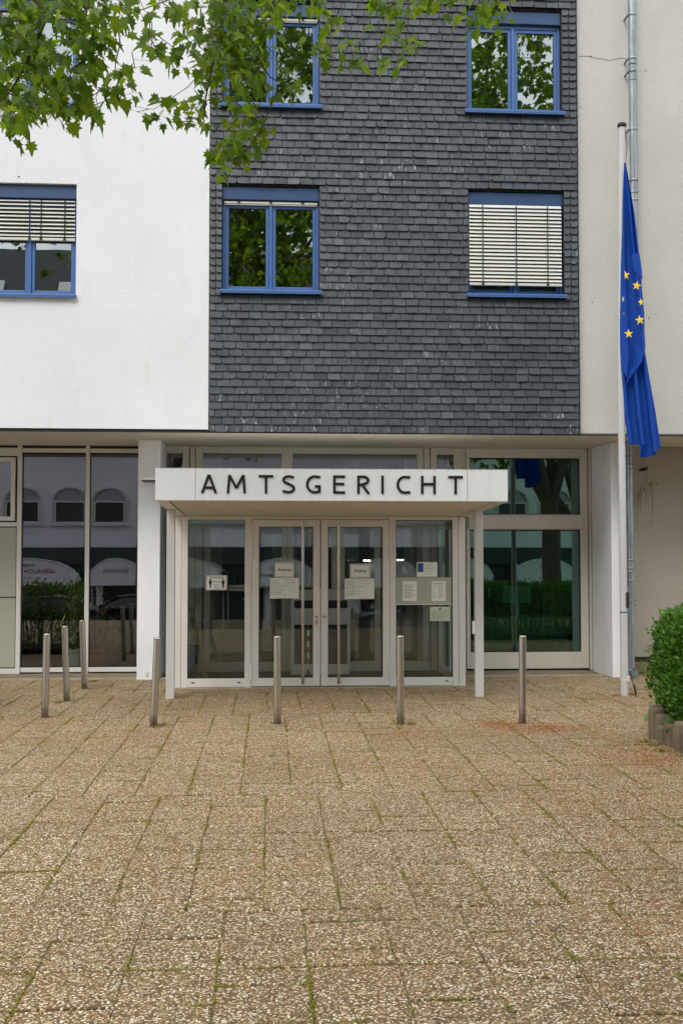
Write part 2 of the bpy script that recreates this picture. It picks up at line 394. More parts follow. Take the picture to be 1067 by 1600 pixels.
def flake(mb, x, y, s, rnd):
    a = rnd.uniform(0, 2*pi); z = rnd.uniform(.003, .008); ca, sa = cos(a)*s, sin(a)*s; e = rnd.uniform(.25, .5); dz = rnd.uniform(-.002, .005)
    mb.add([(x-ca, y-sa, z), (x+sa*e, y-ca*e, z+.001), (x+ca, y+sa, z+abs(dz)), (x-sa*e, y+ca*e, z+.002)], [(0, 1, 2, 3)])
for (px, py, rx, ry, cnt) in [(850, 1138, .55, .3, 2400), (775, 1132, .25, .25, 900), (960, 1092, .5, .3, 600), (640, 1150, .5, .5, 1000), (200, 1155, .7, .6, 1300), (50, 1130, .6, .5, 1200), (380, 1170, .9, .6, 900), (560, 1200, .9, .8, 900), (250, 1250, 1., .9, 900), (760, 1200, .8, .8, 900),
                              (985, 1180, .5, .6, 2400), (930, 1250, .8, .9, 1800), (1040, 1190, .3, .4, 600), (450, 1140, .3, .3, 160), (300, 1120, .3, .3, 160)]:
    x, y = G(px, py)
    for _ in range(cnt): flake(mb, rnd.gauss(x, rx*.55), rnd.gauss(y, ry*.6), rnd.uniform(.005, .012), rnd)
for _ in range(1500): y = rnd.uniform(3, 14.5); flake(mb, rnd.uniform(-.5*y, .55*y), y, rnd.uniform(.003, .007), rnd)
tag(obj('leaf_litter', mb, m_lit), 'rusty brown dry litter scattered on the paving', 'litter', kind='stuff')

# ------------------------------------------------------------------ courthouse
B = thing('courthouse', 'courthouse with white and beige plaster walls and a dark slate-clad middle bay', 'building', (1.6, 17, 0))
def wall_holes(x0, x1, z0, z1, Y, dep, holes):
    mb = MB(); xs = sorted({x0, x1}|{h[0] for h in holes}|{h[1] for h in holes}); zs = sorted({z0, z1}|{h[2] for h in holes}|{h[3] for h in holes})
    xs = [x for x in xs if x0 <= x <= x1]; zs = [z for z in zs if z0 <= z <= z1]
    inh = lambda x, z: any(h[0] < x < h[1] and h[2] < z < h[3] for h in holes)
    for i in range(len(xs)-1):
        for j in range(len(zs)-1):
            a, b, c, d = xs[i], xs[i+1], zs[j], zs[j+1]
            if not inh((a+b)/2, (c+d)/2): mb.add([(a, Y, c), (b, Y, c), (b, Y, d), (a, Y, d)], [(0, 1, 2, 3)])
    for (a, b, c, d) in holes:
        mb.add([(a, Y, c), (b, Y, c), (b, Y, d), (a, Y, d), (a, Y+dep, c), (b, Y+dep, c), (b, Y+dep, d), (a, Y+dep, d)],
               [(0, 4, 5, 1), (1, 5, 6, 2), (2, 6, 7, 3), (3, 7, 4, 0)])
    mb.add([(x0, Y, z0), (x1, Y, z0), (x1, Y, z1), (x0, Y, z1), (x0, Y+dep, z0), (x1, Y+dep, z0), (x1, Y+dep, z1), (x0, Y+dep, z1)],
           [(0, 4, 5, 1), (1, 5, 6, 2), (2, 6, 7, 3), (3, 7, 4, 0)])
    return mb
ZT = 12.2
wl = [(-3.66, -2.465, 4.95, 6.41), (-3.66, -2.465, 7.42, 8.84)]
o = obj('wall', wall_holes(XL, XS0-.012, 3.275, ZT, YF, .30, wl), m_white, B); o['label'] = 'white rough-plastered upper wall left of the slate'
t = MB(); t.box(XS0-.011, XS0-.001, YF-.014, YF+.28, 3.27, ZT); obj('wall_trim', t, m_alu, B)
slate_h = [(-.617, .632, 5.04, 6.44), (2.577, 3.838, 5.04, 6.44), (-.617, .632, 7.47, 8.87), (2.565, 3.828, 7.47, 8.87)]
obj('wall_core', wall_holes(XS0, XS1, 3.25, ZT, YF+.025, .27, slate_h), m_dark, B)
o = obj('wall', wall_holes(XS1+.012, XR, 3.265, ZT, YF+.04, .26, []), m_beige, B); o['label'] = 'beige rough-plastered upper wall right of the slate'
t = MB(); t.box(XS1+.002, XS1+.011, YF-.01, YF+.3, 3.255, ZT); obj('wall_trim', t, m_dark, B)
t = MB(); t.box(XL, XR, YF+.012, YF+.05, 3.236, 3.249); t.box(XL, XS0-.02, YF+.02, YF+.06, 3.249, 3.274); obj('drip_edge', t, m_dark, B)
t = MB()
for a, b in [(XL, -7.4), (-7.39, -1.7), (-1.69, 3.0), (3.01, 9), (9.01, XR)]: t.box(a, b, YF+.055, YG+.3, ZS, ZS+.03)
obj('soffit', t, m_soffit, B)
t = MB(); t.box(XL, XR, 14.4, 24, ZT, ZT+.2); t.box(XL, XR, 23.7, 24, 0, ZT); t.box(XL, XL+.2, 16, 23.7, 0, ZT-.002); t.box(XR-.2, XR, 16, 23.7, 0, ZT-.002)
obj('roof', t, m_asph, B)
# slate tiles, real overlapping pieces with one rounded lower corner
def slates():
    mb = MB(); rnd = random.Random(3); rh = .0975; z = 3.245; row = 0
    def tile(x0, x1, z0, top, round_l, round_r, lift):
        g = .0036; x0 += g; x1 -= g; w = x1-x0
        if w < .012: return
        z0 += rnd.uniform(-.002, .002); sk = rnd.uniform(-.0025, .0025)
        yb = YS-lift+rnd.uniform(-.0025, .0015); yt = YF-.004; th = .006
        r = min(.03, w*.42); p = []
        if round_l: p += [(x0, z0+r), (x0+r*.3, z0+r*.3), (x0+r, z0)]
        else: p += [(x0, z0+rnd.choice([0, 0, 0, .006])), (x0+w*.12, z0+sk*.3)]
        if rnd.random() < .25: p += [(x0+w*rnd.uniform(.3, .7), z0+rnd.uniform(-.001, .004))]
        if round_r: p += [(x1-r, z0+sk), (x1-r*.3, z0+r*.3), (x1, z0+r)]
        else: p += [(x1-w*.1, z0+sk), (x1, z0+sk+rnd.choice([0, 0, 0, .012, .006]))]
        p += [(x1, top), (x0, top)]; n = len(p); zz0 = z0
        def yy(q): return yb+(yt-yb)*max(0, min(1, (q[1]-zz0)/(top-zz0)))
        fr = [(q[0], yy(q), q[1]) for q in p]; bk = [(q[0], yy(q)+th, q[1]) for q in p]
        mb.add(fr+bk, [tuple(range(n))]+[(i, i+n, (i+1) % n+n, (i+1) % n) for i in range(n)])
    while z < ZT-.1:
        zt = z+rh+.012
        ivs = [(XS0+.004, XS1-.002)]
        for (a, b, c, d) in slate_h:
            if z+rh*.75 > c-.012 and z+.02 < d:
                nv = []
                for (p, q) in ivs:
                    if b <= p or a >= q: nv.append((p, q)); continue
                    if a-p > .01: nv.append((p, a-.001))
                    if q-b > .01: nv.append((b+.001, q))
                ivs = nv
        for (p, q) in ivs:
            def strip(a, b, k):       # narrow rounded closing tiles beside edges
                for i in range(k): tile(a+(b-a)*i/k, a+(b-a)*(i+1)/k, z, zt, a < 1, a >= 1, .006+.002*i)
            if q-p < .3:
                strip(p, q, 2); continue
            x = p; off = (row % 2)*.08+rnd.uniform(-.012, .012)
            w = .085+off; first = True
            while x < q-.005:
                if x+w > q-.05: w = q-x
                rl = first or (x < -.4 and rnd.random() < .2); rr = x+w >= q-.01
                tile(x, x+w, z, zt, (rl or rnd.random() < .12), rr or rnd.random() < .08, rnd.uniform(.000, .009))
                x += w; w = rnd.gauss(.163, .007); first = False
        z += rh; row += 1
    return mb
tag(obj('slate_cladding', slates(), m_slate, B))

def text_mesh(txt, size, mat, parent, loc, rot=(pi/2, 0, 0), name='lettering', ext=.0008, align='CENTER', sx=1):
    cu = bpy.data.curves.new(name, 'FONT'); cu.body = txt; cu.size = size; cu.align_x = align; cu.extrude = ext; cu.resolution_u = 3
    tmp = bpy.data.objects.new('tmp', cu); C.objects.link(tmp)
    dg = bpy.context.evaluated_depsgraph_get(); dg.update()
    me = bpy.data.meshes.new_from_object(tmp.evaluated_get(dg)); bpy.data.objects.remove(tmp); me.name = name
    M = Matrix.Translation(Vector(loc)-worigin(parent)) @ (Matrix.Rotation(rot[2], 4, 'Z') @ Matrix.Rotation(rot[0], 4, 'X')) @ Matrix.Diagonal((sx, 1, 1, 1))
    me.transform(M); me.materials.clear(); me.materials.append(mat)
    o = bpy.data.objects.new(name, me); C.objects.link(o); o.parent = parent; return o

# ---- upper windows
def window(x0, x1, z0, z1, yw, blind, hdr=.175, lab=None, sill_w=.035, kg=m_gl_up):
    r = thing('window', None, None); del_loc = Vector(((x0+x1)/2, yw, z0)); r.location = del_loc-worigin(B); r.parent = B
    if lab: r['label'] = lab
    yh = yw+.05; yf = yw+.10
    m = MB(); m.bbox(x0+.002, x1-.002, yh, yh+.09, z1-hdr, z1-.012, .004); obj('header_box', m, m_blue_d, r)
    m = MB()  # outer frame and two casements
    zt = z1-hdr-.002; b = .035
    m.bbox(x0+.002, x0+b, yf, yf+.07, z0+.03, zt); m.bbox(x1-b, x1-.002, yf, yf+.07, z0+.03, zt)
    m.bbox(x0+b, x1-b, yf, yf+.07, z0+.03, z0+.06); m.bbox(x0+b, x1-b, yf, yf+.07, zt-.05, zt)
    xm = (x0+x1)/2
    m.bbox(xm-.018, xm+.018, yf-.012, yf+.06, z0+.06, zt-.05)
    obj('frame', m, m_blue, r)
    for a, c in ((x0+b+.002, xm-.020), (xm+.020, x1-b-.002)):
        m = MB(); s = .042; lo, hi = z0+.062, zt-.052
        m.bbox(a, a+s, yf+.012, yf+.06, lo, hi); m.bbox(c-s, c, yf+.012, yf+.06, lo, hi)
        m.bbox(a+s, c-s, yf+.012, yf+.06, lo, lo+s); m.bbox(a+s, c-s, yf+.012, yf+.06, hi-s, hi)
        obj('casement', m, m_blue, r)
        m = MB(); m.box(a+s-.001, a+s+.006, yf+.024, yf+.03, lo+s, hi-s); m.box(c-s-.006, c-s+.001, yf+.024, yf+.03, lo+s, hi-s)
        m.box(a+s, c-s, yf+.0235, yf+.03, lo+s-.001, lo+s+.006); m.box(a+s, c-s, yf+.0235, yf+.03, hi-s-.006, hi-s+.001); obj('gasket', m, m_dark, r)
        m = MB(); tl = random.uniform(-.0006, .0006); m.add([(a+s, yf+.030+tl, lo+s), (c-s, yf+.030-tl, lo+s), (c-s, yf+.030-tl+.0004, hi-s), (a+s, yf+.030+tl+.0004, hi-s),
              (a+s, yf+.040+tl, lo+s), (c-s, yf+.040-tl, lo+s), (c-s, yf+.040-tl+.0004, hi-s), (a+s, yf+.040+tl+.0004, hi-s)],
              [(0, 1, 2, 3), (7, 6, 5, 4), (0, 4, 5, 1), (1, 5, 6, 2), (2, 6, 7, 3), (3, 7, 4, 0)]); obj('pane', m, kg, r)
    m = MB(); m.bbox(x0-sill_w, x1+sill_w, yw-.055, yf+.02, z0-.004, z0+.028, .005); m.box(x0-sill_w+.004, x1+sill_w-.004, yw-.053, yw-.048, z0-.018, z0-.004)
    obj('sill', m, m_blue, r)
    # room behind
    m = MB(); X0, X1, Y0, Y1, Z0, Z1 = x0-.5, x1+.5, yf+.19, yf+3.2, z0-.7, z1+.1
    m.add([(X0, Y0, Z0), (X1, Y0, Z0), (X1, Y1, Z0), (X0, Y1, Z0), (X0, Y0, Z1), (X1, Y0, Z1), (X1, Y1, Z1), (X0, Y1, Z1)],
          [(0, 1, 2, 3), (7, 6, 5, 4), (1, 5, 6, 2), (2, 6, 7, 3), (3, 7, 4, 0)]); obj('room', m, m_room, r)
    if blind == 'rail':
        m = MB(); m.bbox(x0+.02, x1-.02, yh+.02, yh+.06, z1-hdr-.045, z1-hdr-.018, .004)
        m.box(x0+.03, x1-.03, yh+.03, yh+.05, z1-hdr-.06, z1-hdr-.046); bl = obj('blind', m, m_blind, r)
        for q in (.17, .5, .83): m = MB(); xx = x0+(x1-x0)*q; m.box(xx-.018, xx+.018, yh+.012, yh+.019, z1-hdr-.04, z1-hdr-.02); obj('cord_guide', m, m_dark, r)
    elif blind:
        top = z1-hdr-.005; bot = z0+blind; pitch = .0488 if blind < .5 else .050; m = MB(); z = top-.02; w = x1-x0
        while z > bot+.05:
            dz = random.uniform(-.0012, .0012); pr = [(-.016, -.021), (-.012, -.013), (-.002, .004), (.012, .019), (.016, .0215)]
            pr = [(yh-.02+p, z+dz+q) for p, q in pr] if blind < .5 else [(yh+.03+p*1.25, z+dz+q*.82) for p, q in pr]
            n = len(pr); vs = [(x0+.012, a, b) for a, b in pr]+[(x1-.028, a, b) for a, b in pr]+[(x0+.012, a+.0012, b-.0015) for a, b in pr]+[(x1-.028, a+.0012, b-.0015) for a, b in pr]
            m.add(vs, [(i, i+1, n+i+1, n+i) for i in range(n-1)]+[(2*n+i, 3*n+i, 3*n+i+1, 2*n+i+1) for i in range(n-1)]); z -= pitch
        m.bbox(x0+.012, x1-.028, yh-.035 if blind < .5 else yh+.01, yh-.005 if blind < .5 else yh+.05, bot, bot+.034, .004)
        obj('blind', m, m_blind, r)
        yc = yh-.040 if blind < .5 else yh+.004
        for q in ((.15, .5, .83) if blind < .5 else (.5, .62, .87)):
            m = MB(); xx = x0+(x1-x0)*q
            m.tube([(xx, yc, top), (xx, yc, bot+.01)], .0032, 5); m.box(xx-.016, xx+.016, yc-.004, yc+.006, bot+.004, bot+.03)
            zz = top-.03
            while zz > bot+.05: m.box(xx-.007, xx+.007, yc-.004, yc+.004, zz-.008, zz+.008); zz -= pitch
            obj('cord', m, m_dark, r)
    return r
window(*slate_h[0], YS, 'rail', lab='blue window in the slate with its blind raised')
window(*slate_h[1], YS, .15, lab='blue window in the slate with its pale blind lowered')
window(*slate_h[2], YS, 'rail', lab='blue window in the slate behind the hanging leaves')
window(*slate_h[3], YS, None, lab='blue window in the slate without a blind')
window(*wl[0], YF, .74, lab='blue window in the white wall with its blind half lowered', sill_w=.012)
window(*wl[1], YF, 'rail', lab='blue window in the white wall behind the leaves', sill_w=.012)

# ---- wall marks: crack, dowel holes
m = MB(); pts = [A(898, 86, YF+.035)]
x = 898; y = 86.0
cp = [(903, 88), (912, 88), (922, 89), (930, 91), (942, 92), (950, 95), (958, 93), (968, 91), (982, 92)]
m.tube([A(a, b+random.uniform(-.6, .6), YF+.038) for a, b in cp], .0022, 4); obj('crack', m, m_brown, B); m = MB(); m.tube([A(210, 93, YF-.002), A(228, 94, YF-.002), A(233, 95.5, YF-.002), A(240, 93, YF-.002), A(262, 92, YF-.002)], .0016, 4)
obj('crack', m, m_brown, B)
for (a, b, r_) in [(923, 88, .011), (1008, 110, .009), (906, 167, .007), (1013, 497, .009), (30, 276, .011), (925, 472, .008)]:
    p = A(a, b, YF+.036 if a > 800 else YF-.004); m = MB(); m.tube([p+Vector((0, .01, 0)), p], r_, 8); obj('dowel_hole', m, m_brown, B)

# ---- pillars
def pillar(x0, x1, y0, y1, lab):
    m = MB(); m.bbox(x0, x1, y0, y1, -.012, ZS-.001, .006); o = obj('pillar', m, m_pillar, B); o['label'] = lab; return o
pl = pillar(-1.775, -1.475, YP+.1, YG+.35, 'white pillar left of the entrance canopy')
pr = pillar(4.69, 4.985, YP-.05, YG+.3, 'white pillar behind the flagpole and downpipe')
m = MB(); m.bbox(-1.655, -1.615, YP+.092, YP+.0985, .045, .095, .003); obj('inlet_plate', m, m_alu2, pl)
p = A(225, 749, YP+.0); q = A(241, 748, 14.5)
m = MB(); m.prism([(-1.70, 2.665), (-1.655, 2.70), (-1.50, 2.70), (-1.50, 2.665)], 14.62, 14.99); obj('wall_lamp', m, m_alu, pl)
m = MB(); m.box(-1.69, -1.505, 14.63, 14.98, 2.655, 2.664); obj('lamp_underside', m, m_brown, pl)

# ---- ground-floor glazing, left
def frame_rect(m, x0, x1, z0, z1, y0, y1, w=.05, wb=None, wt=None):
    wb = wb or w; wt = wt or w
    m.bbox(x0, x0+w, y0, y1, z0, z1); m.bbox(x1-w, x1, y0, y1, z0, z1)
    m.bbox(x0+w, x1-w, y0+.0005, y1, z0, z0+wb); m.bbox(x0+w, x1-w, y0+.0005, y1, z1-wt, z1)
def pane(x0, x1, z0, z1, y, mat, parent, skew=0):
    m = MB(); m.add([(x0, y+skew, z0), (x1, y-skew, z0), (x1, y-skew, z1), (x0, y+skew, z1), (x0, y+.01+skew, z0), (x1, y+.01-skew, z0), (x1, y+.01-skew, z1), (x0, y+.01+skew, z1)],
        [(0, 1, 2, 3), (7, 6, 5, 4), (0, 4, 5, 1), (1, 5, 6, 2), (2, 6, 7, 3), (3, 7, 4, 0)]); return obj('pane', m, mat, parent)
shop = thing('shop_window', None, None); shop.location = Vector((-3.5, YG, 0))-worigin(B); shop.parent = B; shop['label'] = 'ground floor glazing left of the white pillar'
zb = .06
xa, xb, xc, xd = XA(34, YG), XA(133.5, YG), XA(140, YG), -1.775
xm0 = XA(27, YG)
m = MB()
m.bbox(xm0, xa, YG-.03, YG+.06, .0, ZS-.002); m.bbox(xb, xc, YG-.03, YG+.06, .0, ZS-.002)
m.bbox(xa, xb, YG-.01, YG+.06, .02, .085); m.bbox(xc, xd-.002, YG-.01, YG+.06, .02, .085)
m.bbox(xa, xb, YG-.01, YG+.06, 3.135, 3.195); m.bbox(xc, xd-.002, YG-.01, YG+.06, 3.135, 3.195)
m.bbox(XL+.3, xm0-.002, YG-.012, YG+.06, 3.08, 3.20); m.bbox(XL+.3, xm0-.002, YG-.012, YG+.06, .0, .075)
m.bbox(XL+.3, xm0-.002, YG-.012, YG+.06, 2.08, 2.14)
obj('frame', m, m_alu, shop)
m = MB()
for a, b in ((xa, xb), (xc, xd-.002)):
    m.box(a, b, YG+.0, YG+.05, 3.196, ZS-.002); m.box(a, a+.012, YG+.012, YG+.04, .086, 3.13); m.box(b-.012, b, YG+.012, YG+.04, .086, 3.13); m.box(a, b, YG+.0115, YG+.04, 3.11, 3.134)
    m.box(a, b, YG+.0118, YG+.04, .086, .1)
m.box(XL+.3, xm0-.003, YG+.02, YG+.05, 3.202, ZS-.002)
obj('gasket', m, m_dark, shop)
pane(xa, xb, .09, 3.13, YG+.02, m_gl_shop, shop, .0008); pane(xc, xd, .09, 3.13, YG+.02, m_gl_shop, shop, -.0008)
m = MB(); x1 = XA(18, YG); frame_rect(m, XL+.35, xm0-.03, 2.16, 3.06, YG-.035, YG+.03, .06); obj('vent_frame', m, m_alu, shop)
pane(XL+.41, xm0-.09, 2.22, 3.0, YG+.0, m_gl_shop, shop, .001)
m = MB(); m.bbox(XL+.3, xm0-.012, YG-.008, YG+.04, 1.085, 2.065); m.bbox(XL+.3, xm0-.012, YG-.008, YG+.04, .09, 1.068); obj('spandrel', m, m_panel, shop)
m = MB(); m.box(XL+.3, xm0-.002, YG+.002, YG+.03, .076, 2.079); obj('gasket', m, m_dark, shop)

# ---- entrance back glazing (above canopy and behind porch) and the right window
scr = thing('entrance_screen', None, None); scr.location = Vector((.7, YG, 0))-worigin(B); scr.parent = B; scr['label'] = 'glazed screen behind the porch with inner doors'
YB = YG
m = MB(); px = lambda p: XA(p, YB, 715)
zt_ = ZS-.002; zlo, zhi = 2.50, 3.14
posts = [(250, 258), (286, 296), (297.2, 305), (306.2, 317), (440, 457.5), (651.5, 661), (662.2, 671), (672.2, 682), (709, 727)]
for a, b in posts: m.bbox(px(a), px(b), YB, YB+.06, .0, zt_, .003)
for a, b in ((258, 286), (317, 440), (457.5, 651.5), (682, 709)):
    m.bbox(px(a)+.001, px(b)-.001, YB+.002, YB+.055, zhi, zt_, .003); m.bbox(px(a)+.001, px(b)-.001, YB+.002, YB+.055, 2.36, 2.50, .003)
obj('frame', m, m_alu2, scr)
for a, b in ((258, 286), (317, 440), (457.5, 651.5), (682, 709)):
    pane(px(a), px(b), zlo, zhi, YB+.02, m_gl_shop, scr, .0005)
# inner door leaves behind the porch
for (a, b, hs) in ((-.93, -.22, 1), (-.2, .24, 0), (.26, .98, -1), (1.0, 1.6, 1), (1.62, 2.3, -1)):
    m = MB(); frame_rect(m, a, b, .01, 2.34, YB-.02, YB+.04, .085 if b-a > .5 else .06, .14)
    d = obj('inner_door', m, m_alu2, scr)
    pane(a+.06, b-.06, .15, 2.24, YB+.0, m_gl_shop, scr)
    if hs:
        m = MB(); xx = (b-.06) if hs > 0 else (a+.06); m.tube([(xx, YB-.05, .95), (xx, YB-.05, 1.08)], .012, 8); m.bbox(xx-.018, xx+.018, YB-.03, YB-.021, .88, 1.12)
        m.tube([(xx, YB-.05, 1.05), (xx-.1*hs, YB-.06, 1.05)], .009, 8); obj('door_handle', m, m_steel, scr)
rw = thing('right_window', None, None); rw.location = Vector((3.6, YG, 0))-worigin(B); rw.parent = B; rw.name = 'window'; rw['label'] = 'large green-tinted ground floor window right of the porch'
x0, x1 = XA(728, YG), XA(917, YG); ga, gb = XA(733.5, YG), XA(905.5, YG)
z_a, z_b, z_c, z_d = ZA(827, YG), ZA(803, YG), ZA(713.5, YG), ZA(1021, YG)
m = MB()
m.bbox(x0, ga, YG-.04, YG+.06, .03, ZS-.003); m.bbox(gb, x1, YG-.04, YG+.06, .03, ZS-.003)
m.bbox(ga, gb, YG-.038, YG+.06, z_c, ZS-.003); m.bbox(ga, gb, YG-.038, YG+.06, .1, z_d); m.bbox(ga, gb, YG-.048, YG+.06, .03, .098)
m.bbox(ga-.02, gb+.03, YG-.075, YG+.06, z_a+.012, z_b-.012); m.bbox(ga-.001, gb+.001, YG-.03, YG+.06, z_a, z_b)
m.bbox(x1+.012, x1+.075, YG-.06, YG+.06, .0, ZS-.003); m.bbox(x1+.080, x1+.13, YG-.09, YG+.06, .0, ZS-.004)
obj('frame', m, m_alu2, rw)
m = MB()
for lo, hi in ((z_d, z_a), (z_b, z_c)):
    m.box(ga, ga+.01, YG-.01, YG+.03, lo, hi); m.box(gb-.012, gb, YG-.01, YG+.03, lo, hi); m.box(ga+.01, gb-.012, YG-.0095, YG+.03, lo, lo+.01); m.box(ga+.01, gb-.012, YG-.0095, YG+.03, hi-.016, hi)
obj('gasket', m, m_dark, rw)
pane(ga, gb, z_d, z_a, YG, m_gl_green, rw, .0008); pane(ga, gb, z_b, z_c, YG, m_gl_green, rw, -.0008)
# lower walls right
m = MB(); m.box(x1+.132, 4.688, YG-.10, YG+.2, .0, ZS-.004); obj('wall', m, m_beige2, B)['label'] = 'narrow flecked plaster strip beside the green-tinted window'
m = MB(); m.box(4.987, XR-.2, YG-.35, YG-.1, .22, ZS-.004); o = obj('wall', m, m_beige2, B); o['label'] = 'flecked beige plaster wall behind the hedge'
m = MB(); m.box(4.987, XR-.2, YG-.33, YG-.1, .0, .15); obj('plinth', m, m_conc, B)
m = MB(); m.box(4.988, XR-.2, YG-.338, YG-.1, .152, .218); obj('plinth_gap', m, m_brown, B)
# stained run marks below the bracket on the right wall
rn = random.Random(4); m = MB()
for k in range(16):
    a = 1003+rn.uniform(-1, 1)+rn.choice([-1, 1])*abs(rn.gauss(5, 8)); y0 = 755+rn.uniform(0, 14); y1 = y0+rn.uniform(8, 75)*(1 if rn.random() < .5 else .4); pts = []; yy = y0
    while yy < y1: pts.append(A(a, yy, YG-.3515)); yy += 6; a += rn.uniform(-.35, .35)
    if len(pts) > 1: m.tube(pts, [rn.uniform(.002, .005)*(1-.6*i/len(pts)) for i in range(len(pts))], 4)
for k in range(110):
    p = A(rn.gauss(1013, 6), rn.gauss(757, 6), YG-.3512); m.tube([p+Vector((0, .003, 0)), p], rn.uniform(.002, .008), 6)
obj('stain', m, Mat('stain_ochre', srgb(128, 106, 72), .9).m, B)
p = A(1003, 734, YG-.36); m = MB(); m.bbox(p.x-.03, p.x+.03, p.y-.02, p.y+.01, p.z-.02, p.z+.02, .005); m.tube([(p.x, p.y-.01, p.z), (p.x+.03, p.y-.09, p.z+.01)], [.022, .026], 10)
m.tube([(p.x-.005, p.y-.01, p.z), (p.x-.06, p.y-.03, p.z-.01)], .01, 8); obj('wall_bracket', m, m_brown, B)

# ---- rooms behind the glazing
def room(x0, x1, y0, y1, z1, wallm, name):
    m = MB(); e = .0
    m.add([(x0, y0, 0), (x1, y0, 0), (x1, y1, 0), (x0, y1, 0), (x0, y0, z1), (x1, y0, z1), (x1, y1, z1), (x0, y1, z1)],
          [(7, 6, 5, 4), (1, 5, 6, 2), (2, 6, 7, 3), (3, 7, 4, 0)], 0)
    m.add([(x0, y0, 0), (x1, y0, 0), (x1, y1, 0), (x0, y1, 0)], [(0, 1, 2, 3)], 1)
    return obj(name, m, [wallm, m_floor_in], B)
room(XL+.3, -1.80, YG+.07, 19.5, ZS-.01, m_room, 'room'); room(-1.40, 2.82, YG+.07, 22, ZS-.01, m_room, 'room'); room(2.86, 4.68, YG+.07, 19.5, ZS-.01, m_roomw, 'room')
# inside the lobby: pale wall pieces, letterbox counter, posts and two lit lamps
m = MB(); m.box(-1.2, -.75, 17.6, 17.7, 0, ZS-.02); m.box(.05, .35, 18.5, 18.6, 0, ZS-.02); m.box(1.2, 1.45, 17.8, 17.9, 0, ZS-.02); m.box(2.1, 2.6, 17.0, 17.1, 0, ZS-.02); m.box(-1.35, 2.8, 19.5, 19.6, 2.3, 2.9)
obj('partition', m, m_panel, B)
em = Mat('lit_lamp'); em.b.inputs['Emission Color'].default_value = (1, .85, .6, 1); em.b.inputs['Emission Strength'].default_value = 12
for (a, b) in ((570, 876), (576, 876), (622, 875), (628, 875)):
    p = A(a, b, 18.4); l_ = thing('ceiling_lamp', None, None); l_.parent = B; l_.location = p-worigin(B)
    m = MB(); m.lathe(p.x, p.y, [(.012, p.z-.012), (.022, p.z-.008), (.026, p.z+.01)], 12); obj('bulb', m, em.m, l_)
    m = MB(); m.lathe(p.x, p.y, [(.03, p.z+.011), (.03, p.z+.05), (.006, p.z+.06), (.006, ZS-.02)], 12); obj('lamp_stem', m, m_dark, l_)
# counter with letterboxes, standing inside
lb = thing('letterbox_counter', 'pale grey counter with dark slots inside behind the double doors', 'counter', (.75, 15.5, 0))
m = MB(); X0, X1 = XA(456, 15.3), XA(548, 15.3); zz = [0.0, .02, .62, .68, .80, .92, 1.05, 1.18]
m.bbox(X0, X1, 15.45, 15.75, 0, 1.19); obj('cabinet', m, m_alu, lb)
m = MB()
for a in (X0+.04, (X0+X1)/2+.03): m.box(a, (a+(X1-X0)/2-.07), 15.442, 15.449, .93, 1.04); m.box(a, (a+(X1-X0)/2-.07), 15.442, 15.449, .15, .70)
obj('slot', m, m_dark, lb)

# ---- downpipe
dp = thing('downpipe', None, None); dp.parent = B; xq = XA(986.5, 13.93, 0); dp.location = Vector((xq, 13.93, 0))-worigin(B)
xtop = A(987, 0, 13.93).x; xlow = A(985.5, 950, 14.72).x
pts = [(xtop, 13.95, 12), (xtop, 13.95, 5.0), (xtop, 13.95, 3.9)]
m = MB(); m.tube([(xtop, 13.95, 12), (xtop, 13.95, 6.42)], .049, 16); m.tube([(xtop, 13.95, 6.42), (xtop, 13.95, 3.75), (xtop, 13.97, 3.66), (xtop, 14.05, 3.58), (xtop, 14.25, 3.5)], .0465, 16); m.tube([(xlow, 14.74, 3.4), (xlow, 14.74, .12)], .0465, 16)
obj('pipe', m, m_zinc, dp)
def ring(m, x, y, z, r, h): m.lathe(x, y, [(r*.92, z-h/2), (r, z-h/2), (r, z+h/2), (r*.92, z+h/2)], 18)
for py in (24, 92, 100, 112, 125, 203, 282, 301, 313): m = MB(); ring(m, xtop, 13.95, ZA(py, 13.95, 987), .0535, .018 if py % 2 else .03); obj('pipe_clamp', m, m_zinc, dp)
for py in (713, 725, 733, 875, 888, 893, 907, 938): m = MB(); ring(m, xlow, 14.74, ZA(py, 14.74, 985), .0515, .02); obj('pipe_clamp', m, m_zinc, dp)
for py in (24, 92, 112, 203, 282): m = MB(); z = ZA(py, 13.95, 987); m.bbox(xtop-.07, xtop-.045, 13.94, 14.09, z-.01, z+.01); m.tube([(xtop-.06, 13.93, z), (xtop-.06, 13.9, z)], .006, 6); obj('clamp_bolt', m, m_zinc, dp)
for py in (715, 875, 938, 945): m = MB(); z = ZA(py, 14.74, 985); m.bbox(xlow+.045, xlow+.075, 14.73, 14.86, z-.01, z+.01); obj('clamp_bolt', m, m_zinc, dp)
m = MB(); z = ZA(1051, 14.68, 988); m.tube([(xlow, 14.72, z), (xlow, 14.62, z)], [.062, .062], 20); m.tube([(xlow, 14.62, z), (xlow, 14.60, z)], [.048, .046], 20)
m.bbox(xlow-.012, xlow+.012, 14.60, 14.64, z+.055, z+.085); m.bbox(xlow-.012, xlow+.012, 14.60, 14.64, z-.085, z-.055); obj('cleanout', m, m_zinc, dp)

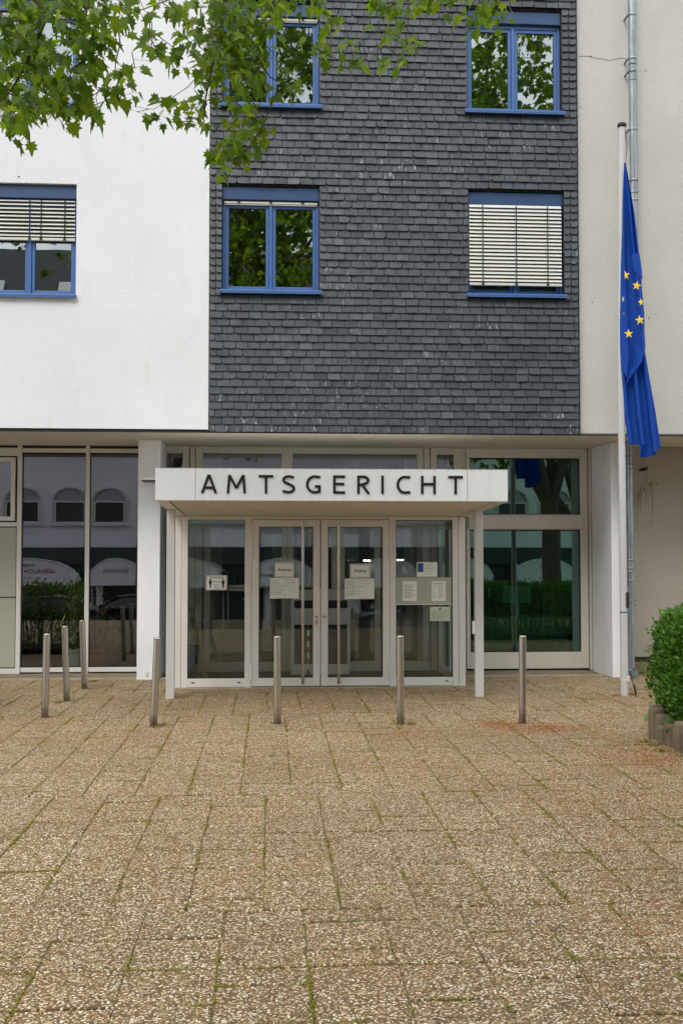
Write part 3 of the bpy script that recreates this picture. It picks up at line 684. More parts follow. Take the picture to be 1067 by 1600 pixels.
# ------------------------------------------------------------------ porch (glazed box with double doors)
P = thing('entrance_porch', 'glazed porch in light aluminium with a pair of doors under the canopy', 'porch', (.72, 14.9, 0))
v = lambda p: XA(p, YV, 940)
ZH = 2.165
m = MB()
zbt = .105
m.bbox(v(273.6), v(283), YV+.01, YV+.11, 0, ZH, .004); m.bbox(v(283.6), v(293.5), YV, YV+.1, 0, ZH, .004)
m.bbox(v(382.5), v(393), YV, YV+.09, 0, ZH, .004); m.bbox(v(609), v(618.5), YV, YV+.09, 0, ZH, .004)
m.bbox(v(707), v(715.8), YV, YV+.1, 0, ZH, .004); m.bbox(v(716.6), v(727), YV+.01, YV+.11, 0, ZH, .004)
m.bbox(v(293.5), v(382.5), YV+.003, YV+.09, 0.01, zbt+.012, .004); m.bbox(v(618.5), v(707), YV+.003, YV+.09, 0.01, zbt+.012, .004)
m.bbox(v(293.5), v(382.5), YV+.003, YV+.09, ZH-.045, ZH); m.bbox(v(618.5), v(707), YV+.003, YV+.09, ZH-.045, ZH); m.bbox(v(393), v(609), YV+.003, YV+.09, ZH-.04, ZH)
m.bbox(v(273.6), v(727), YV+.12, YG-.03, ZH-.06, ZH-.0, .004)   # ceiling
# side walls
for xs_ in (v(278.5), v(722)):
    for yy in (YV+.12, 14.85, YG-.1): m.bbox(xs_-.03, xs_+.03, yy, yy+.06, 0, ZH-.061, .004)
    for ya, yb in ((YV+.181, 14.849), (14.911, YG-.101)):
        m.bbox(xs_-.028, xs_+.028, ya, yb, .01, .10, .004); m.bbox(xs_-.028, xs_+.028, ya, yb, ZH-.13, ZH-.061, .004)
obj('frame', m, m_alu, P)
for xs_ in (v(278.5), v(722)):
    for ya, yb in ((YV+.181, 14.849), (14.911, YG-.101)):
        m = MB(); m.box(xs_-.005, xs_+.005, ya, yb, .10, ZH-.13); obj('side_pane', m, m_gl_door, P)
m = MB()
for a, b in ((293.5, 382.5), (618.5, 707)):
    m.box(v(a), v(a)+.008, YV+.02, YV+.05, zbt+.012, ZH-.045); m.box(v(b)-.008, v(b), YV+.02, YV+.05, zbt+.012, ZH-.045)
    m.box(v(a)+.008, v(b)-.008, YV+.0205, YV+.05, zbt+.012, zbt+.02); m.box(v(a)+.008, v(b)-.008, YV+.0205, YV+.05, ZH-.053, ZH-.045)
obj('gasket', m, m_dark, P)
for a, b in ((293.5, 382.5), (618.5, 707)): pane(v(a), v(b), zbt+.012, ZH-.045, YV+.03, m_gl_door, P, random.uniform(-.0006, .0006))
m = MB()
for pxx in (302, 374, 697): m = MB(); m.box(v(pxx)-.02, v(pxx)+.02, YV-.003, YV+.002, .062, .074); obj('drain_cap', m, m_dark, P)
m = MB(); m.box(v(273.6)-.02, v(727)+.02, YV-.10, YV-.004, -.012, .008); obj('threshold', m, m_kerb, P)
def door(a, b, hinge, lab):
    d = thing('door', None, None); d.parent = P; d.location = Vector(((a+b)/2, YV, 0))-worigin(P); d['label'] = lab
    m = MB(); w = .088; z1 = ZH-.045
    m.bbox(a, a+w, YV-.012, YV+.06, .018, z1, .004); m.bbox(b-w, b, YV-.012, YV+.06, .018, z1, .004)
    m.bbox(a+w, b-w, YV-.0115, YV+.06, .018, .122, .004); m.bbox(a+w, b-w, YV-.0115, YV+.06, z1-.088, z1, .004)
    obj('door_frame', m, m_alu, d)
    m = MB(); g_ = .007; A0, B0, Z0, Z1 = a+w, b-w, .122, z1-.088
    m.box(A0, A0+g_, YV+.005, YV+.04, Z0, Z1); m.box(B0-g_, B0, YV+.005, YV+.04, Z0, Z1); m.box(A0+g_, B0-g_, YV+.0055, YV+.04, Z0, Z0+g_); m.box(A0+g_, B0-g_, YV+.0055, YV+.04, Z1-g_, Z1)
    obj('gasket', m, m_dark, d)
    pane(A0, B0, Z0, Z1, YV+.024, m_gl_door, d, random.uniform(-.0006, .0006))
    xh = (b-.215) if hinge < 0 else (a+.215)
    xh = v(473) if hinge < 0 else v(528.5)
    m = MB(); m.tube([(xh, YV-.075, .05), (xh, YV-.075, 2.115)], .0175, 14)
    for zz in (.16, 2.0): m.tube([(xh, YV-.075, zz), (xh, YV+.0, zz)], .010, 8)
    obj('pull_handle', m, m_bar, d)
    m = MB(); xk = a-.004 if hinge < 0 else b+.004
    for zc in (1.98, 1.73, .20):
      m = MB(); m.tube([(xk, YV-.022, zc-.09), (xk, YV-.022, zc+.09)], .0095, 10); m.tube([(xk, YV-.022, zc-.095), (xk, YV-.022, zc-.04)], .0115, 10)
      obj('hinge', m, m_alu, d)
    m = MB(); xl = v(494.5) if hinge < 0 else v(506.5)
    m.tube([(xl, YV-.012, ZA(964, YV)), (xl, YV-.022, ZA(964, YV))], .021, 18)
    if hinge < 0: m.bbox(xl-.011, xl+.011, YV-.02, YV-.0125, ZA(976, YV), ZA(968.5, YV), .004)
    obj('lock', m, m_steel, d)
    m = MB(); m.box(xl-.013, xl+.013, YV-.0235, YV-.0221, ZA(964, YV)-.003, ZA(964, YV)+.003)
    if hinge < 0: m.box(xl-.004, xl+.004, YV-.0225, YV-.0202, ZA(974, YV), ZA(970, YV))
    obj('keyhole', m, m_dark, d)
door(v(393.6), v(500), -1, 'left door leaf with the long bar on its right'); door(v(501.6), v(608.6), 1, 'right door leaf with the long bar on its left')
m = MB(); m.box(v(273.6)+.1, v(727)-.1, YV+.12, YG-.02, -.012, .006); obj('floor_mat', m, m_mat, P)

# ------------------------------------------------------------------ canopy
K = thing('entrance_canopy', 'white box canopy with black lettering on four slim posts over the doors', 'canopy', (.68, 13.2, 0))
YC = 11.7; cx0, cx1 = -1.204, 2.563; cz0, cz1 = 2.246, 2.59
s1, s2 = A(305.5, 757, YC).x, A(730, 757, YC).x
for a, b in ((cx0, s1-.002), (s1+.002, s2-.002), (s2+.002, cx1)):
    boxobj('fascia', a, b, YC, YC+.05, cz0, cz1, m_canopy, K, .004)
m = MB(); m.bbox(cx0, cx0+.05, YC+.052, YG-.02, cz0, cz1-.001, .004); obj('side_fascia', m, m_fascia, K); m = MB(); m.bbox(cx1-.05, cx1, YC+.052, YG-.02, cz0, cz1-.001, .004); obj('side_fascia', m, m_fascia, K)
m = MB(); m.box(cx0+.02, cx1-.02, YC+.03, YG-.03, cz1-.03, cz1-.012); obj('roof_sheet', m, m_alu2, K)
m = MB(); m.box(cx0+.01, cx1-.01, YC+.008, YG-.03, cz1+.001, cz1+.004); 
m2 = MB(); dz = -.075
def slope(y): return cz0-.004-(y-YC)*.033
def sheet(x0, x1, y0, y1, off, th=.02):
    m2.add([(x0, y0, slope(y0)+off), (x1, y0, slope(y0)+off), (x1, y1, slope(y1)+off), (x0, y1, slope(y1)+off), (x0, y0, slope(y0)+off+th), (x1, y0, slope(y0)+off+th), (x1, y1, slope(y1)+off+th), (x0, y1, slope(y1)+off+th)],
           [(0, 3, 2, 1), (4, 5, 6, 7), (0, 1, 5, 4), (1, 2, 6, 5), (2, 3, 7, 6), (3, 0, 4, 7)])
sheet(cx0+.155, cx1-.155, YC+.02, YV+.02, 0, .02)
obj('soffit_panel', m2, m_soffit, K)
m2 = MB(); sheet(cx0+.004, cx0+.135, YC+.006, YV+.0, 0, .02); obj('edge_beam', m2, m_alu, K); m2 = MB(); sheet(cx1-.135, cx1-.004, YC+.006, YV+.0, 0, .02); obj('edge_beam', m2, m_alu, K)
m2 = MB(); sheet(cx0+.01, cx1-.01, YC+.052, YG-.05, .021, .012); obj('shadow_gap', m2, m_dark, K)
for (xx, yy) in ((-1.147, 12.93), (2.475, 12.88)):
    m = MB(); m.bbox(xx-.048, xx+.048, yy, yy+.096, .0, slope(yy)-.001, .005); p_ = obj('post', m, m_post, K)
    if xx > 0:
        m = MB(); m.bbox(xx-.083, xx-.05, yy+.0, yy+.05, ZA(992, yy), ZA(972, yy), .003); obj('switch_box', m, m_alu, p_)
for xx in (-1.128, 2.487):
    m = MB(); m.bbox(xx-.02, xx+.02, 13.85, 13.93, 0, slope(13.9)-.001, .004)
# small twig lying on the canopy
# lettering, drawn as strokes of constant width
def ribbon(pts, w, x0, y, z0, mb, closed=False):
    n = len(pts); Lf, Rt = [], []
    P2 = [Vector((p[0], p[1])) for p in pts]
    for i in range(n):
        if i == 0: d = (P2[1]-P2[0]).normalized(); nn = Vector((-d.y, d.x)); k = 1
        elif i == n-1: d = (P2[-1]-P2[-2]).normalized(); nn = Vector((-d.y, d.x)); k = 1
        else:
            d1 = (P2[i]-P2[i-1]).normalized(); d2 = (P2[i+1]-P2[i]).normalized(); n1 = Vector((-d1.y, d1.x)); n2 = Vector((-d2.y, d2.x))
            nn = (n1+n2).normalized(); k = min(2.2, 1/max(.3, nn.dot(n1)))
        Lf.append(P2[i]+nn*w/2*k); Rt.append(P2[i]-nn*w/2*k)
    dp_ = .012; vs = []
    for i in range(n):
        for q in (Lf[i], Rt[i]): vs += [(x0+q.x, y-dp_, z0+q.y), (x0+q.x, y-.002, z0+q.y)]
    fs = []
    for i in range(n-1):
        a = i*4; b = a+4
        fs += [(a, a+2, b+2, b), (a+1, b+1, b+3, a+3), (a, b, b+1, a+1), (a+2, a+3, b+3, b+2)]
    fs += [(0, 1, 3, 2), ((n-1)*4, (n-1)*4+2, (n-1)*4+3, (n-1)*4+1)]
    mb.add(vs, fs)
def arc(cx, cy, rx, ry, a0, a1, n=16): return [(cx+rx*cos(radians(a0+(a1-a0)*i/n)), cy+ry*sin(radians(a0+(a1-a0)*i/n))) for i in range(n+1)]
lw = .0265; hh = .196; q = lw/2
def glyph(ch, w):
    if ch == 'A': return [[(q*.9, 0), (w/2-.002, hh)], [(w/2+.002, hh-.001), (w-q*.9, 0)], [(w*.2, hh*.30), (w*.8, hh*.30)]]
    if ch == 'M': return [[(q, 0), (w*.14, hh)], [(w*.14, hh-.003), (w*.5, hh*.28)], [(w*.5, hh*.28), (w*.86, hh-.003)], [(w*.86, hh), (w-q, 0)]]
    if ch == 'T': return [[(0, hh-q), (w, hh-q)], [(w/2, hh-lw), (w/2, 0)]]
    if ch == 'I': return [[(q, 0), (q, hh)]]
    if ch == 'H': return [[(q, 0), (q, hh)], [(w-q, 0), (w-q, hh)], [(lw, hh*.54), (w-lw, hh*.54)]]
    if ch == 'E': return [[(w, hh-q), (q, hh-q), (q, q), (w, q)], [(lw, hh*.53), (w*.92, hh*.53)]]
    if ch == 'C': return [[(w, hh-q*1.3)]+arc(w*.62, hh/2, w*.62-q, hh/2-q, 75, 285, 18)+[(w, q*1.3)]]
    if ch == 'G': return [[(w*.97, hh-q*1.5)]+arc(w*.60, hh/2, w*.60-q, hh/2-q, 72, 280, 18)+[(w-q, q*1.8), (w-q, hh*.46)], [(w-lw, hh*.46-q), (w*.60, hh*.46-q)]]
    if ch == 'S': return [[(w*.93, hh-q*1.7)]+arc(w*.5, hh*.745, w*.42, hh*.255-q, 55, 230, 12)+[(w*.5, hh*.52)]+arc(w*.47, hh*.27, w*.46, hh*.27-q, 62, -130, 12)+[(w*.02, q*1.9)]]
    if ch == 'R': return [[(q, 0), (q, hh-q), (w*.45, hh-q)]+arc(w*.5, hh*.735, w*.36, hh*.265-q, 80, -80, 10)+[(lw, hh*.47)], [(w*.46, hh*.47-q*.6), (w-q*.8, 0)]]
zb_ = A(533, 771.4, YC-.002).z
for ch, a, b in (('A', 314.3, 339.3), ('M', 354.5, 384.5), ('T', 404.3, 427), ('S', 441.4, 460.7), ('G', 478, 501), ('E', 520.4, 539), ('R', 557.9, 577.6), ('I', 595.4, 600), ('C', 619.2, 640.6), ('H', 657.4, 680.2), ('T', 700, 722.6)):
    xa_, xb_ = A(a, 757, YC).x, A(b, 757, YC).x; m = MB()
    for k, st in enumerate(glyph(ch, xb_-xa_)): ribbon(st, lw, xa_, YC-.0004*k, zb_, m)
    obj('letter', m, m_black, K)

# ------------------------------------------------------------------ bollards
def bollard(bx, by, tx, ty, lab, d=.072):
    gx, gy = G(bx, by); hgt = .868
    top = A(tx, ty, gy); lean = (top.x-gx); hgt = top.z
    r = thing('bollard', lab, 'bollard', (gx, gy, 0), 'steel bollards in front of the entrance', (0, atan2(lean, hgt), 0))
    R = d/2; h = sqrt(hgt**2+lean**2)
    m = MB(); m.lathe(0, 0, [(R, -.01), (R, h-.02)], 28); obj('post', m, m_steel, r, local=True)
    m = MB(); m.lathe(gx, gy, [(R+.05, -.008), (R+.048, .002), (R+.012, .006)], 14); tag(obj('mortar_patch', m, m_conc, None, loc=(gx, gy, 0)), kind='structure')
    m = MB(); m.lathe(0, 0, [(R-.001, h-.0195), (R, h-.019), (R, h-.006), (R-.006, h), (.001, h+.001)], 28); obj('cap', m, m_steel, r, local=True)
bollard(70.5, 1122, 74, 990, 'leftmost steel bollard, the nearest of the three in a line going back')
bollard(105, 1096, 101.8, 978, 'middle steel bollard of the three in a line at the left')
bollard(132.5, 1077, 129, 969, 'steel bollard nearest the left shop glazing')
bollard(240, 1136, 246.5, 996, 'leaning steel bollard in front of the white pillar and left canopy post')
bollard(433.5, 1132, 433, 994, 'steel bollard in front of the left door leaf')
bollard(625.5, 1132, 625, 993, 'steel bollard between the right door leaf and the notices')
bollard(815.8, 1131, 816, 993, 'rightmost steel bollard, in front of the green-tinted window')

# ------------------------------------------------------------------ flagpole and flag
fx, fy = G(975, 1087)
FP = thing('flagpole', 'tall white-grey flagpole with a dark cap in front of the downpipe', 'flagpole', (fx, fy, 0))
ptop = A(971, 199, fy)
m = MB(); m.tube([(fx, fy, 0), (fx, fy, 1.2), (fx-.002, fy, 4), (ptop.x, fy, ptop.z)], [.045, .043, .041, .039], 20); obj('pole', m, painted('pole_paint', srgb(196, 196, 194), .35, .02, .35), FP)
m = MB(); m.lathe(ptop.x, fy, [(.040, ptop.z), (.052, ptop.z+.005), (.058, ptop.z+.03), (.045, ptop.z+.05), (.01, ptop.z+.056)], 18); obj('cap', m, m_brown, FP)
z1 = ZA(925, fy, 975); m = MB(); m.bbox(fx+.02, fx+.055, fy-.055, fy-.02, ZA(950, fy, 975), z1, .008); obj('cleat_cover', m, m_brown, FP)
m = MB(); m.lathe(fx, fy, [(.0455, ZA(957.5, fy, 975)), (.0455, ZA(955.5, fy, 975))], 20); obj('tape_band', m, m_inkblue, FP)
m = MB(); m.bbox(fx+.02, fx+.05, fy-.05, fy-.02, ZA(1065, fy, 975), ZA(1056, fy, 975)); m.lathe(fx, fy, [(.047, .18), (.0475, .185), (.0475, .20), (.047, .205)], 20); obj('clamp', m, m_alu2, FP)
m = MB()
sg = A(976, 250, fy-.05)
m.tube([(ptop.x+.03, fy-.02, ptop.z), (ptop.x+.045, fy-.04, ptop.z-.25), (sg.x+.01, fy-.05, sg.z)], .004, 6)
m.tube([(sg.x+.01, fy-.05, sg.z), (fx+.05, fy-.02, 3.0), (fx+.046, fy-.045, 1.3)], .003, 5)
m.tube([(fx+.05, fy-.04, .3), (fx+.10, fy-.05, .12), (fx+.12, fy-.06, .0)], .005, 6); m.tube([(fx+.10, fy-.05, .13), (fx+.125, fy-.05, .02)], .013, 8)
obj('halyard', m, m_dark, FP)
def fpx(u, vv): return 930+u/2.81, 170+vv/2.807
def interp(tab, t):
    for (a, x), (b, y) in zip(tab, tab[1:]):
        if a <= t <= b: k = (t-a)/(b-a); return x+(y-x)*k
    return tab[-1][1] if t > tab[-1][0] else tab[0][1]
Lt = [(230, 126), (400, 117), (700, 108), (950, 106), (1150, 110), (1350, 130), (1475, 150)]
Rt_ = [(230, 129), (260, 136), (430, 165), (640, 190), (780, 206), (900, 222), (1050, 226), (1300, 262), (1490, 285)]
YFl = fy-.075
def cloth(mb, top, botf, lf, rf, nu, nv, y0, nf, amp, ph, over=.0, drift=0, sm=0):
    vs = []
    for j in range(nv+1):
        for i in range(nu+1):
            u = i/nu; vb = botf(u); vv = top+(vb-top)*j/nv; a, b = lf(vv), rf(vv); tt = (vv-230)/1250
            uu = u+over*min(1, (b-a)/60)*sin(2*pi*nf*u+ph+drift*tt)
            x = a+(b-a)*uu; wv = noise.noise(Vector((u*2, vv/260, ph)))
            d = amp*min(1, (b-a)/50)*(cos(2*pi*nf*u+ph+drift*tt)+.5*wv)
            p_ = A(*fpx(x, vv), YFl+y0); vs.append((p_.x, YFl+y0+d, p_.z))
    mb.add(vs, [(j*(nu+1)+i, j*(nu+1)+i+1, (j+1)*(nu+1)+i+1, (j+1)*(nu+1)+i) for j in range(nv) for i in range(nu)], 0, True)
m = MB()
lf = lambda vv: interp(Lt, vv); rf = lambda vv: interp(Rt_, vv)
# back layer, full length, ragged hem
hem = [(0, 1470), (.42, 1474), (.47, 1526), (.55, 1530), (.9, 1496), (1, 1488)]
cloth(m, 236, lambda u: interp(hem, u), lf, rf, 72, 90, .075, 2.6, .055, .8, .15, 2.2)
# front layer to the slanting hem
dia = [(0, 1205), (.38, 1195), (.75, 1100), (1, 1040)]
def lf2(vv): return lf(vv)-.5 if vv < 1060 else interp([(1060, 108), (1205, 118)], vv)
def rf2(vv): return min(rf(vv)-1, 226) if vv < 1050 else interp([(1050, 226), (1205, 150)], vv)
cloth(m, 234, lambda u: interp([(0, 1150), (.45, 1203), (.6, 1203), (1, 1045)], u) if True else 0, lf2, lambda vv: interp([(230, 128), (260, 134), (430, 158), (640, 182), (780, 205), (900, 217), (1050, 225), (1110, 214), (1205, 156)], vv), 64, 90, .0, 1.7, .034, 2.2, .05, -2.6)
# small turned-over fold near the top right
cloth(m, 636, lambda u: interp([(0, 712), (.1, 720), (1, 762)], u), lambda vv: interp([(630, 160), (700, 164), (725, 176), (762, 203)], vv), lambda vv: interp([(630, 191), (700, 201), (762, 206)], vv), 14, 14, -.04, .5, .008, 1, 0, 0)
Mf = Mat('flag_blue', (.002, .065, .40, 1), .6, spec=.35); Mf.bump(Mf.noise(9, 4, .6, Mf.co((2.5, 1, .7))), .5, .03)
tf = Mf.n('ShaderNodeBsdfTranslucent'); tf.inputs[0].default_value = (.002, .09, .6, 1); mxs = Mf.n('ShaderNodeMixShader'); mxs.inputs[0].default_value = .22
Mf.l(Mf.b.outputs[0], mxs.inputs[1]); Mf.l(tf.outputs[0], mxs.inputs[2]); Mf.l(mxs.outputs[0], Mf.out.inputs[0])
flag = obj('flag', m, Mf.m, None, loc=(sg.x, YFl, 3.2)); tag(flag, 'blue flag with yellow stars hanging limp beside the flagpole', 'flag')
m_star = Mat('star_yellow', srgb(240, 208, 24), .6).m
def star(cx, cy, r, rot, half=None, sx=1):
    c = A(*fpx(cx, cy), YFl-.078); m = MB(); s_ = (A(*fpx(cx+r, cy), YFl-.078).x-c.x); pts = []
    for k in range(10):
        a = radians(90+36*k+rot); rr = s_ if k % 2 == 0 else s_*.40
        x, z = rr*cos(a)*sx, rr*sin(a)
        if half == 'l': x = max(x, -.1*s_)
        if half == 'r': x = min(x, .12*s_)
        pts.append((c.x+x, c.z+z))
    m.add([(c.x, c.y-.004, c.z)]+[(x, c.y, z) for x, z in pts], [(0, i+1, (i+1) % 10+1) for i in range(10)])
    m.add([(x, c.y+.0015, z) for x, z in pts], [tuple(range(9, -1, -1))]); obj('star', m, m_star, flag)
star(130, 730, 22, 6, 'l'); star(180, 776, 21, -10); star(199, 848, 17, 12, None, .75); star(194, 927, 22, 8); star(145, 987, 21, 3); star(119, 835, 15, 0, 'l', .55); star(123, 899, 6, 0, 'l', .5)

# ------------------------------------------------------------------ hedges and palisade edging
def leafquad(mb, p, d, nrm, ln, w, fold=.25):
    d = d.normalized(); s_ = d.cross(nrm).normalized(); nn = s_.cross(d)
    a = p; b = p+d*ln*.5+s_*w*.5+nn*fold*w*.4; c = p+d*ln; e = p+d*ln*.5-s_*w*.5+nn*fold*w*.4; mid = p+d*ln*.5
    mb.add([a, b, c, e, mid], [(0, 4, 1), (4, 2, 1), (0, 3, 4), (4, 3, 2)])
def hedge(x0, x1, y0, y1, z0, z1, n, lab, seed, size=.042, skirt=True, spill_x=None):
    rd = random.Random(seed)
    h = thing('hedge', lab, 'hedge', ((x0+x1)/2, (y0+y1)/2, 0))
    m = MB(); st = MB()
    for k in range(n):
        f = rd.random(); u, w_ = rd.random(), rd.random()
        dens = rd.random()**2.0*.22
        face = rd.choices('lftirb', (.22, .30, .18, .08, .04, .18))[0]
        if face == 'l': p = Vector((x0+dens, y0+(y1-y0)*u, z0+(z1-z0)*w_)); o_ = Vector((-1, 0, .3))
        elif face == 'f': p = Vector((x0+(x1-x0)*u**1.7, y0+dens, z0+(z1-z0)*w_)); o_ = Vector((0, -1, .3))
        elif face == 'b': p = Vector((x0+(x1-x0)*u, y1-dens, z0+(z1-z0)*w_)); o_ = Vector((0, 1, .3))
        elif face == 't': p = Vector((x0+(x1-x0)*u**1.7, y0+(y1-y0)*w_, z1-dens)); o_ = Vector((0, 0, 1))
        elif face == 'r': p = Vector((x1-dens, y0+(y1-y0)*u, z0+(z1-z0)*w_)); o_ = Vector((1, 0, .3))
        else: p = Vector((x0+(x1-x0)*u, y0+(y1-y0)*rd.random(), z0+(z1-z0)*w_)); o_ = Vector((0, 0, 1))
        # rounded outline and lumps
        c = Vector(((x0+x1)/2, (y0+y1)/2, (z0+z1)/2)); lump = noise.noise(p*2.3)*.09+noise.noise(p*6)*.05
        zt = (p.z-z0)/(z1-z0); rnd_ = .12*max(0, zt-.8)/.2
        if p.x < x0+.4: p.x += rnd_+.10*max(0, .25-zt)/.25
        p += o_*lump
        if rd.random() < .12: p += o_*rd.uniform(.02, .09)
        d = (o_*.7+Vector((rd.gauss(0, .6), rd.gauss(0, .6), rd.gauss(.35, .5))))
        nn = Vector((rd.gauss(0, .5), rd.gauss(-.2, .5), rd.gauss(.8, .4)))
        ln = size*rd.uniform(.6, 1.25); leafquad(m, p, d, nn, ln, ln*.5)
        if zt < .12 and skirt and rd.random() < .25: leafquad(m, p+Vector((-.05, -.04, -.04)), d+Vector((0, 0, -1)), nn, ln*1.8, ln*1.1)
    obj('foliage', m, m_hedge, h)
    for k in range(int(26*(x1-x0))):
        x = rd.uniform(x0+.15, x1-.1); y = rd.uniform(y0+.15, y1-.1); st.tube([(x, y, 0), (x+rd.gauss(0, .08), y+rd.gauss(0, .08), z1*.5), (x+rd.gauss(0, .15), y+rd.gauss(0, .1), z1-.06)], [.009, .007, .003], 5)
    obj('stem', st, m_twig, h)
    return h
hedge(3.55, 8.4, 9.25, 10.12, .14, 1.14, 30000, 'dense green hedge in a bed behind the concrete palisades at the right edge', 2, .05)
hedge(-9.5, -3.3, 11.6, 12.6, .08, 1.15, 17000, 'green hedge left of the entrance seen mirrored in the shop glazing', 5, .07)
m = MB(); m.box(3.52, 8.5, 7.2, 10.0, -.013, .09); m.box(-9.6, -3.5, 11.45, 12.75, -.013, .08); tag(obj('bed_soil', m, m_soil), kind='structure')
# palisades along the bed
rp = random.Random(9); tops = []
line = []
y = 10.62
xE = lambda yy: 3.40+.03*sin(yy*3)
specs = []
# (px left, px right, py top, py bottom)
meas = [(1012, 1034, 1109, 1150), (1013, 1019, 1118, 1158), (1016, 1037, 1122, 1160), (1020, 1026, 1136, 1164), (1025, 1031, 1131, 1166), (1031, 1038, 1128, 1167), (1038, 1062, 1125, 1170), (1045, 1070, 1133, 1174), (1053, 1080, 1142, 1179), (1062, 1092, 1150, 1183)]
pos = []
ORD = 'first second third fourth fifth sixth seventh eighth ninth tenth eleventh twelfth thirteenth fourteenth fifteenth sixteenth seventeenth eighteenth nineteenth twentieth'.split()
yy = 9.86; i = 0
hts = [.32, .27, .18, .23, .19, .29, .24, .27, .21, .28, .22, .26, .24, .28, .25, .22, .26]
def palisade(x, y, h_, lab, w=.06, rot=0):
    m = MB(); pr_ = [(w*1.15, -.012), (w*1.15, h_-.03), (w*1.08, h_-.012), (w*.9, h_-.003), (w*.3, h_)]; n = 16; vs = []
    for (r_, z) in pr_:
        for j in range(n):
            a = 2*pi*j/n+rot; k = (abs(cos(a-rot))**5+abs(sin(a-rot))**5)**(-.2); vs.append((x+r_*k*cos(a)*.95, y+r_*k*sin(a)*.95, z))
    m.add(vs, [(q*n+j, q*n+(j+1) % n, (q+1)*n+(j+1) % n, (q+1)*n+j) for q in range(len(pr_)-1) for j in range(n)]+[tuple((len(pr_)-1)*n+j for j in range(n))])
    o = obj('palisade', m, m_pal, None, loc=(x, y, 0)); tag(o, lab, 'palisade', 'concrete palisades edging the hedge bed')
while yy > 7.2 and i < 20:
    palisade(3.515+.018*sin(i*2.1), yy, hts[i % len(hts)]*.88, 'concrete palisade, %s forward from the back corner of the hedge bed' % ORD[i], rot=rp.uniform(-.06, .06)); yy -= .136; i += 1
xx = 3.57; i = 0
while xx < 4.6:
    palisade(xx, 10.0, rp.uniform(.24, .31), 'concrete palisade behind the hedge, %s from the bed corner' % ORD[i]); xx += .136; i += 1

# ------------------------------------------------------------------ trees
LEAF = [(0, 0), (.10, -.02), (.34, -.10), (.26, .10), (.50, .16), (.34, .30), (.46, .52), (.22, .50), (.14, .66), (.10, .82), (0, 1.0)]
def leaf_palm(mb, p, d, nrm, size, curl=.2, rd=random):
    d = d.normalized(); s_ = d.cross(nrm)
    if s_.length < 1e-4: return
    s_.normalize(); nn = s_.cross(d); fold = rd.uniform(-.1, .35); k = rd.uniform(.85, 1.1)
    a = []; b = []
    for (x, y) in LEAF:
        x *= k; drop = -curl*y*y+fold*abs(x)
        a.append(p+(d*y+s_*x+nn*drop)*size); b.append(p+(d*y-s_*x+nn*drop)*size)
    n = len(LEAF); mb.add(a+b[1:-1], [tuple(range(n)), tuple([0]+[n+i for i in range(n-2)]+[n-1])[::-1]])
def cluster(lv, tw, p0, p1, nl, size, rd, r0=.004):
    # a twig from p0 to p1 carrying leaves on petioles
    p0 = Vector(p0); p1 = Vector(p1); mid = (p0+p1)/2+Vector((rd.gauss(0, .05), rd.gauss(0, .05), rd.gauss(.03, .04)))
    tw.tube([p0, mid, p1], [r0, r0*.75, r0*.35], 4, cap=False)
    for k in range(nl):
        t = (k+1+rd.random()*.5)/(nl+.5); t = min(t, 1)
        p = p0.lerp(mid, t*2) if t < .5 else mid.lerp(p1, t*2-1)
        a = rd.uniform(0, 2*pi); q = p+Vector((cos(a)*.06, sin(a)*.06, rd.uniform(-.05, .03)))
        tw.tube([p, q], [.0018, .0012], 3, cap=False)
        d = (q-p).normalized()*.5+Vector((rd.gauss(0, .3), rd.gauss(0, .3), -.5+rd.gauss(0, .3)))
        nrm = Vector((rd.gauss(0, .45), -.55+rd.gauss(0, .45), .75+rd.gauss(0, .35)))
        leaf_palm(lv, q, d, nrm, size*rd.uniform(.6, 1.15), .2, rd)
def plane_tree(base, r, top, crown_c, crown_r, nleaf, lab, seed, size=.17, fork=3.2):
    rd = random.Random(seed); T = thing('plane_tree', lab, 'tree', base)
    bx, by, bz = base; tr = MB(); lv = MB(); tw = MB(); ends = []
    c = Vector(crown_c)
    tr.tube([(bx, by, bz-.1), (bx+.03, by, bz+.25), (bx-.04, by+.02, bz+fork*.5), (bx, by, bz+fork)], [r*1.35, r*1.05, r*.95, r*.95], 16)
    for k in range(7):
        a = 2*pi*k/7+rd.uniform(-.3, .3); e = c+Vector((cos(a)*crown_r[0]*.75, sin(a)*crown_r[1]*.75, rd.uniform(-.4, .6)*crown_r[2]))
        s0 = Vector((bx, by, bz+fork-.2)); mid = s0.lerp(e, .45)+Vector((0, 0, rd.uniform(.3, .9)))
        tr.tube([s0, s0.lerp(mid, .5)+Vector((rd.gauss(0, .1), rd.gauss(0, .1), .2)), mid, e], [r*.6, r*.42, r*.28, r*.06], 8); ends += [(mid, e)]
    n = 0
    while n < nleaf:
        th = rd.uniform(0, 2*pi); z = rd.uniform(-1, 1); rr = rd.random()**.45
        q = sqrt(1-z*z); cc = c+Vector((cos(th)*q*crown_r[0]*rr, sin(th)*q*crown_r[1]*rr, z*crown_r[2]*rr))
        if noise.noise(cc*.5) < -.16: continue
        e = cc+Vector((rd.gauss(0, .35), rd.gauss(0, .35), rd.gauss(-.15, .2)))
        cluster(lv, tw, cc, e, 9, size, rd, .01); n += 9
    obj('trunk', tr, m_bark, T); return T, lv, tw, ends
# tree whose boughs hang into the picture
T1, lv, tw, ends = plane_tree((-7.2, 5.0, 0), .26, 12, (-9.0, 4.2, 8.6), (3.2, 3.6, 3.2), 4800, 'plane tree whose leafy branches hang in front of the upper left wall', 21)
rd = random.Random(77)
DEP = lambda: rd.uniform(8.7, 10.3)
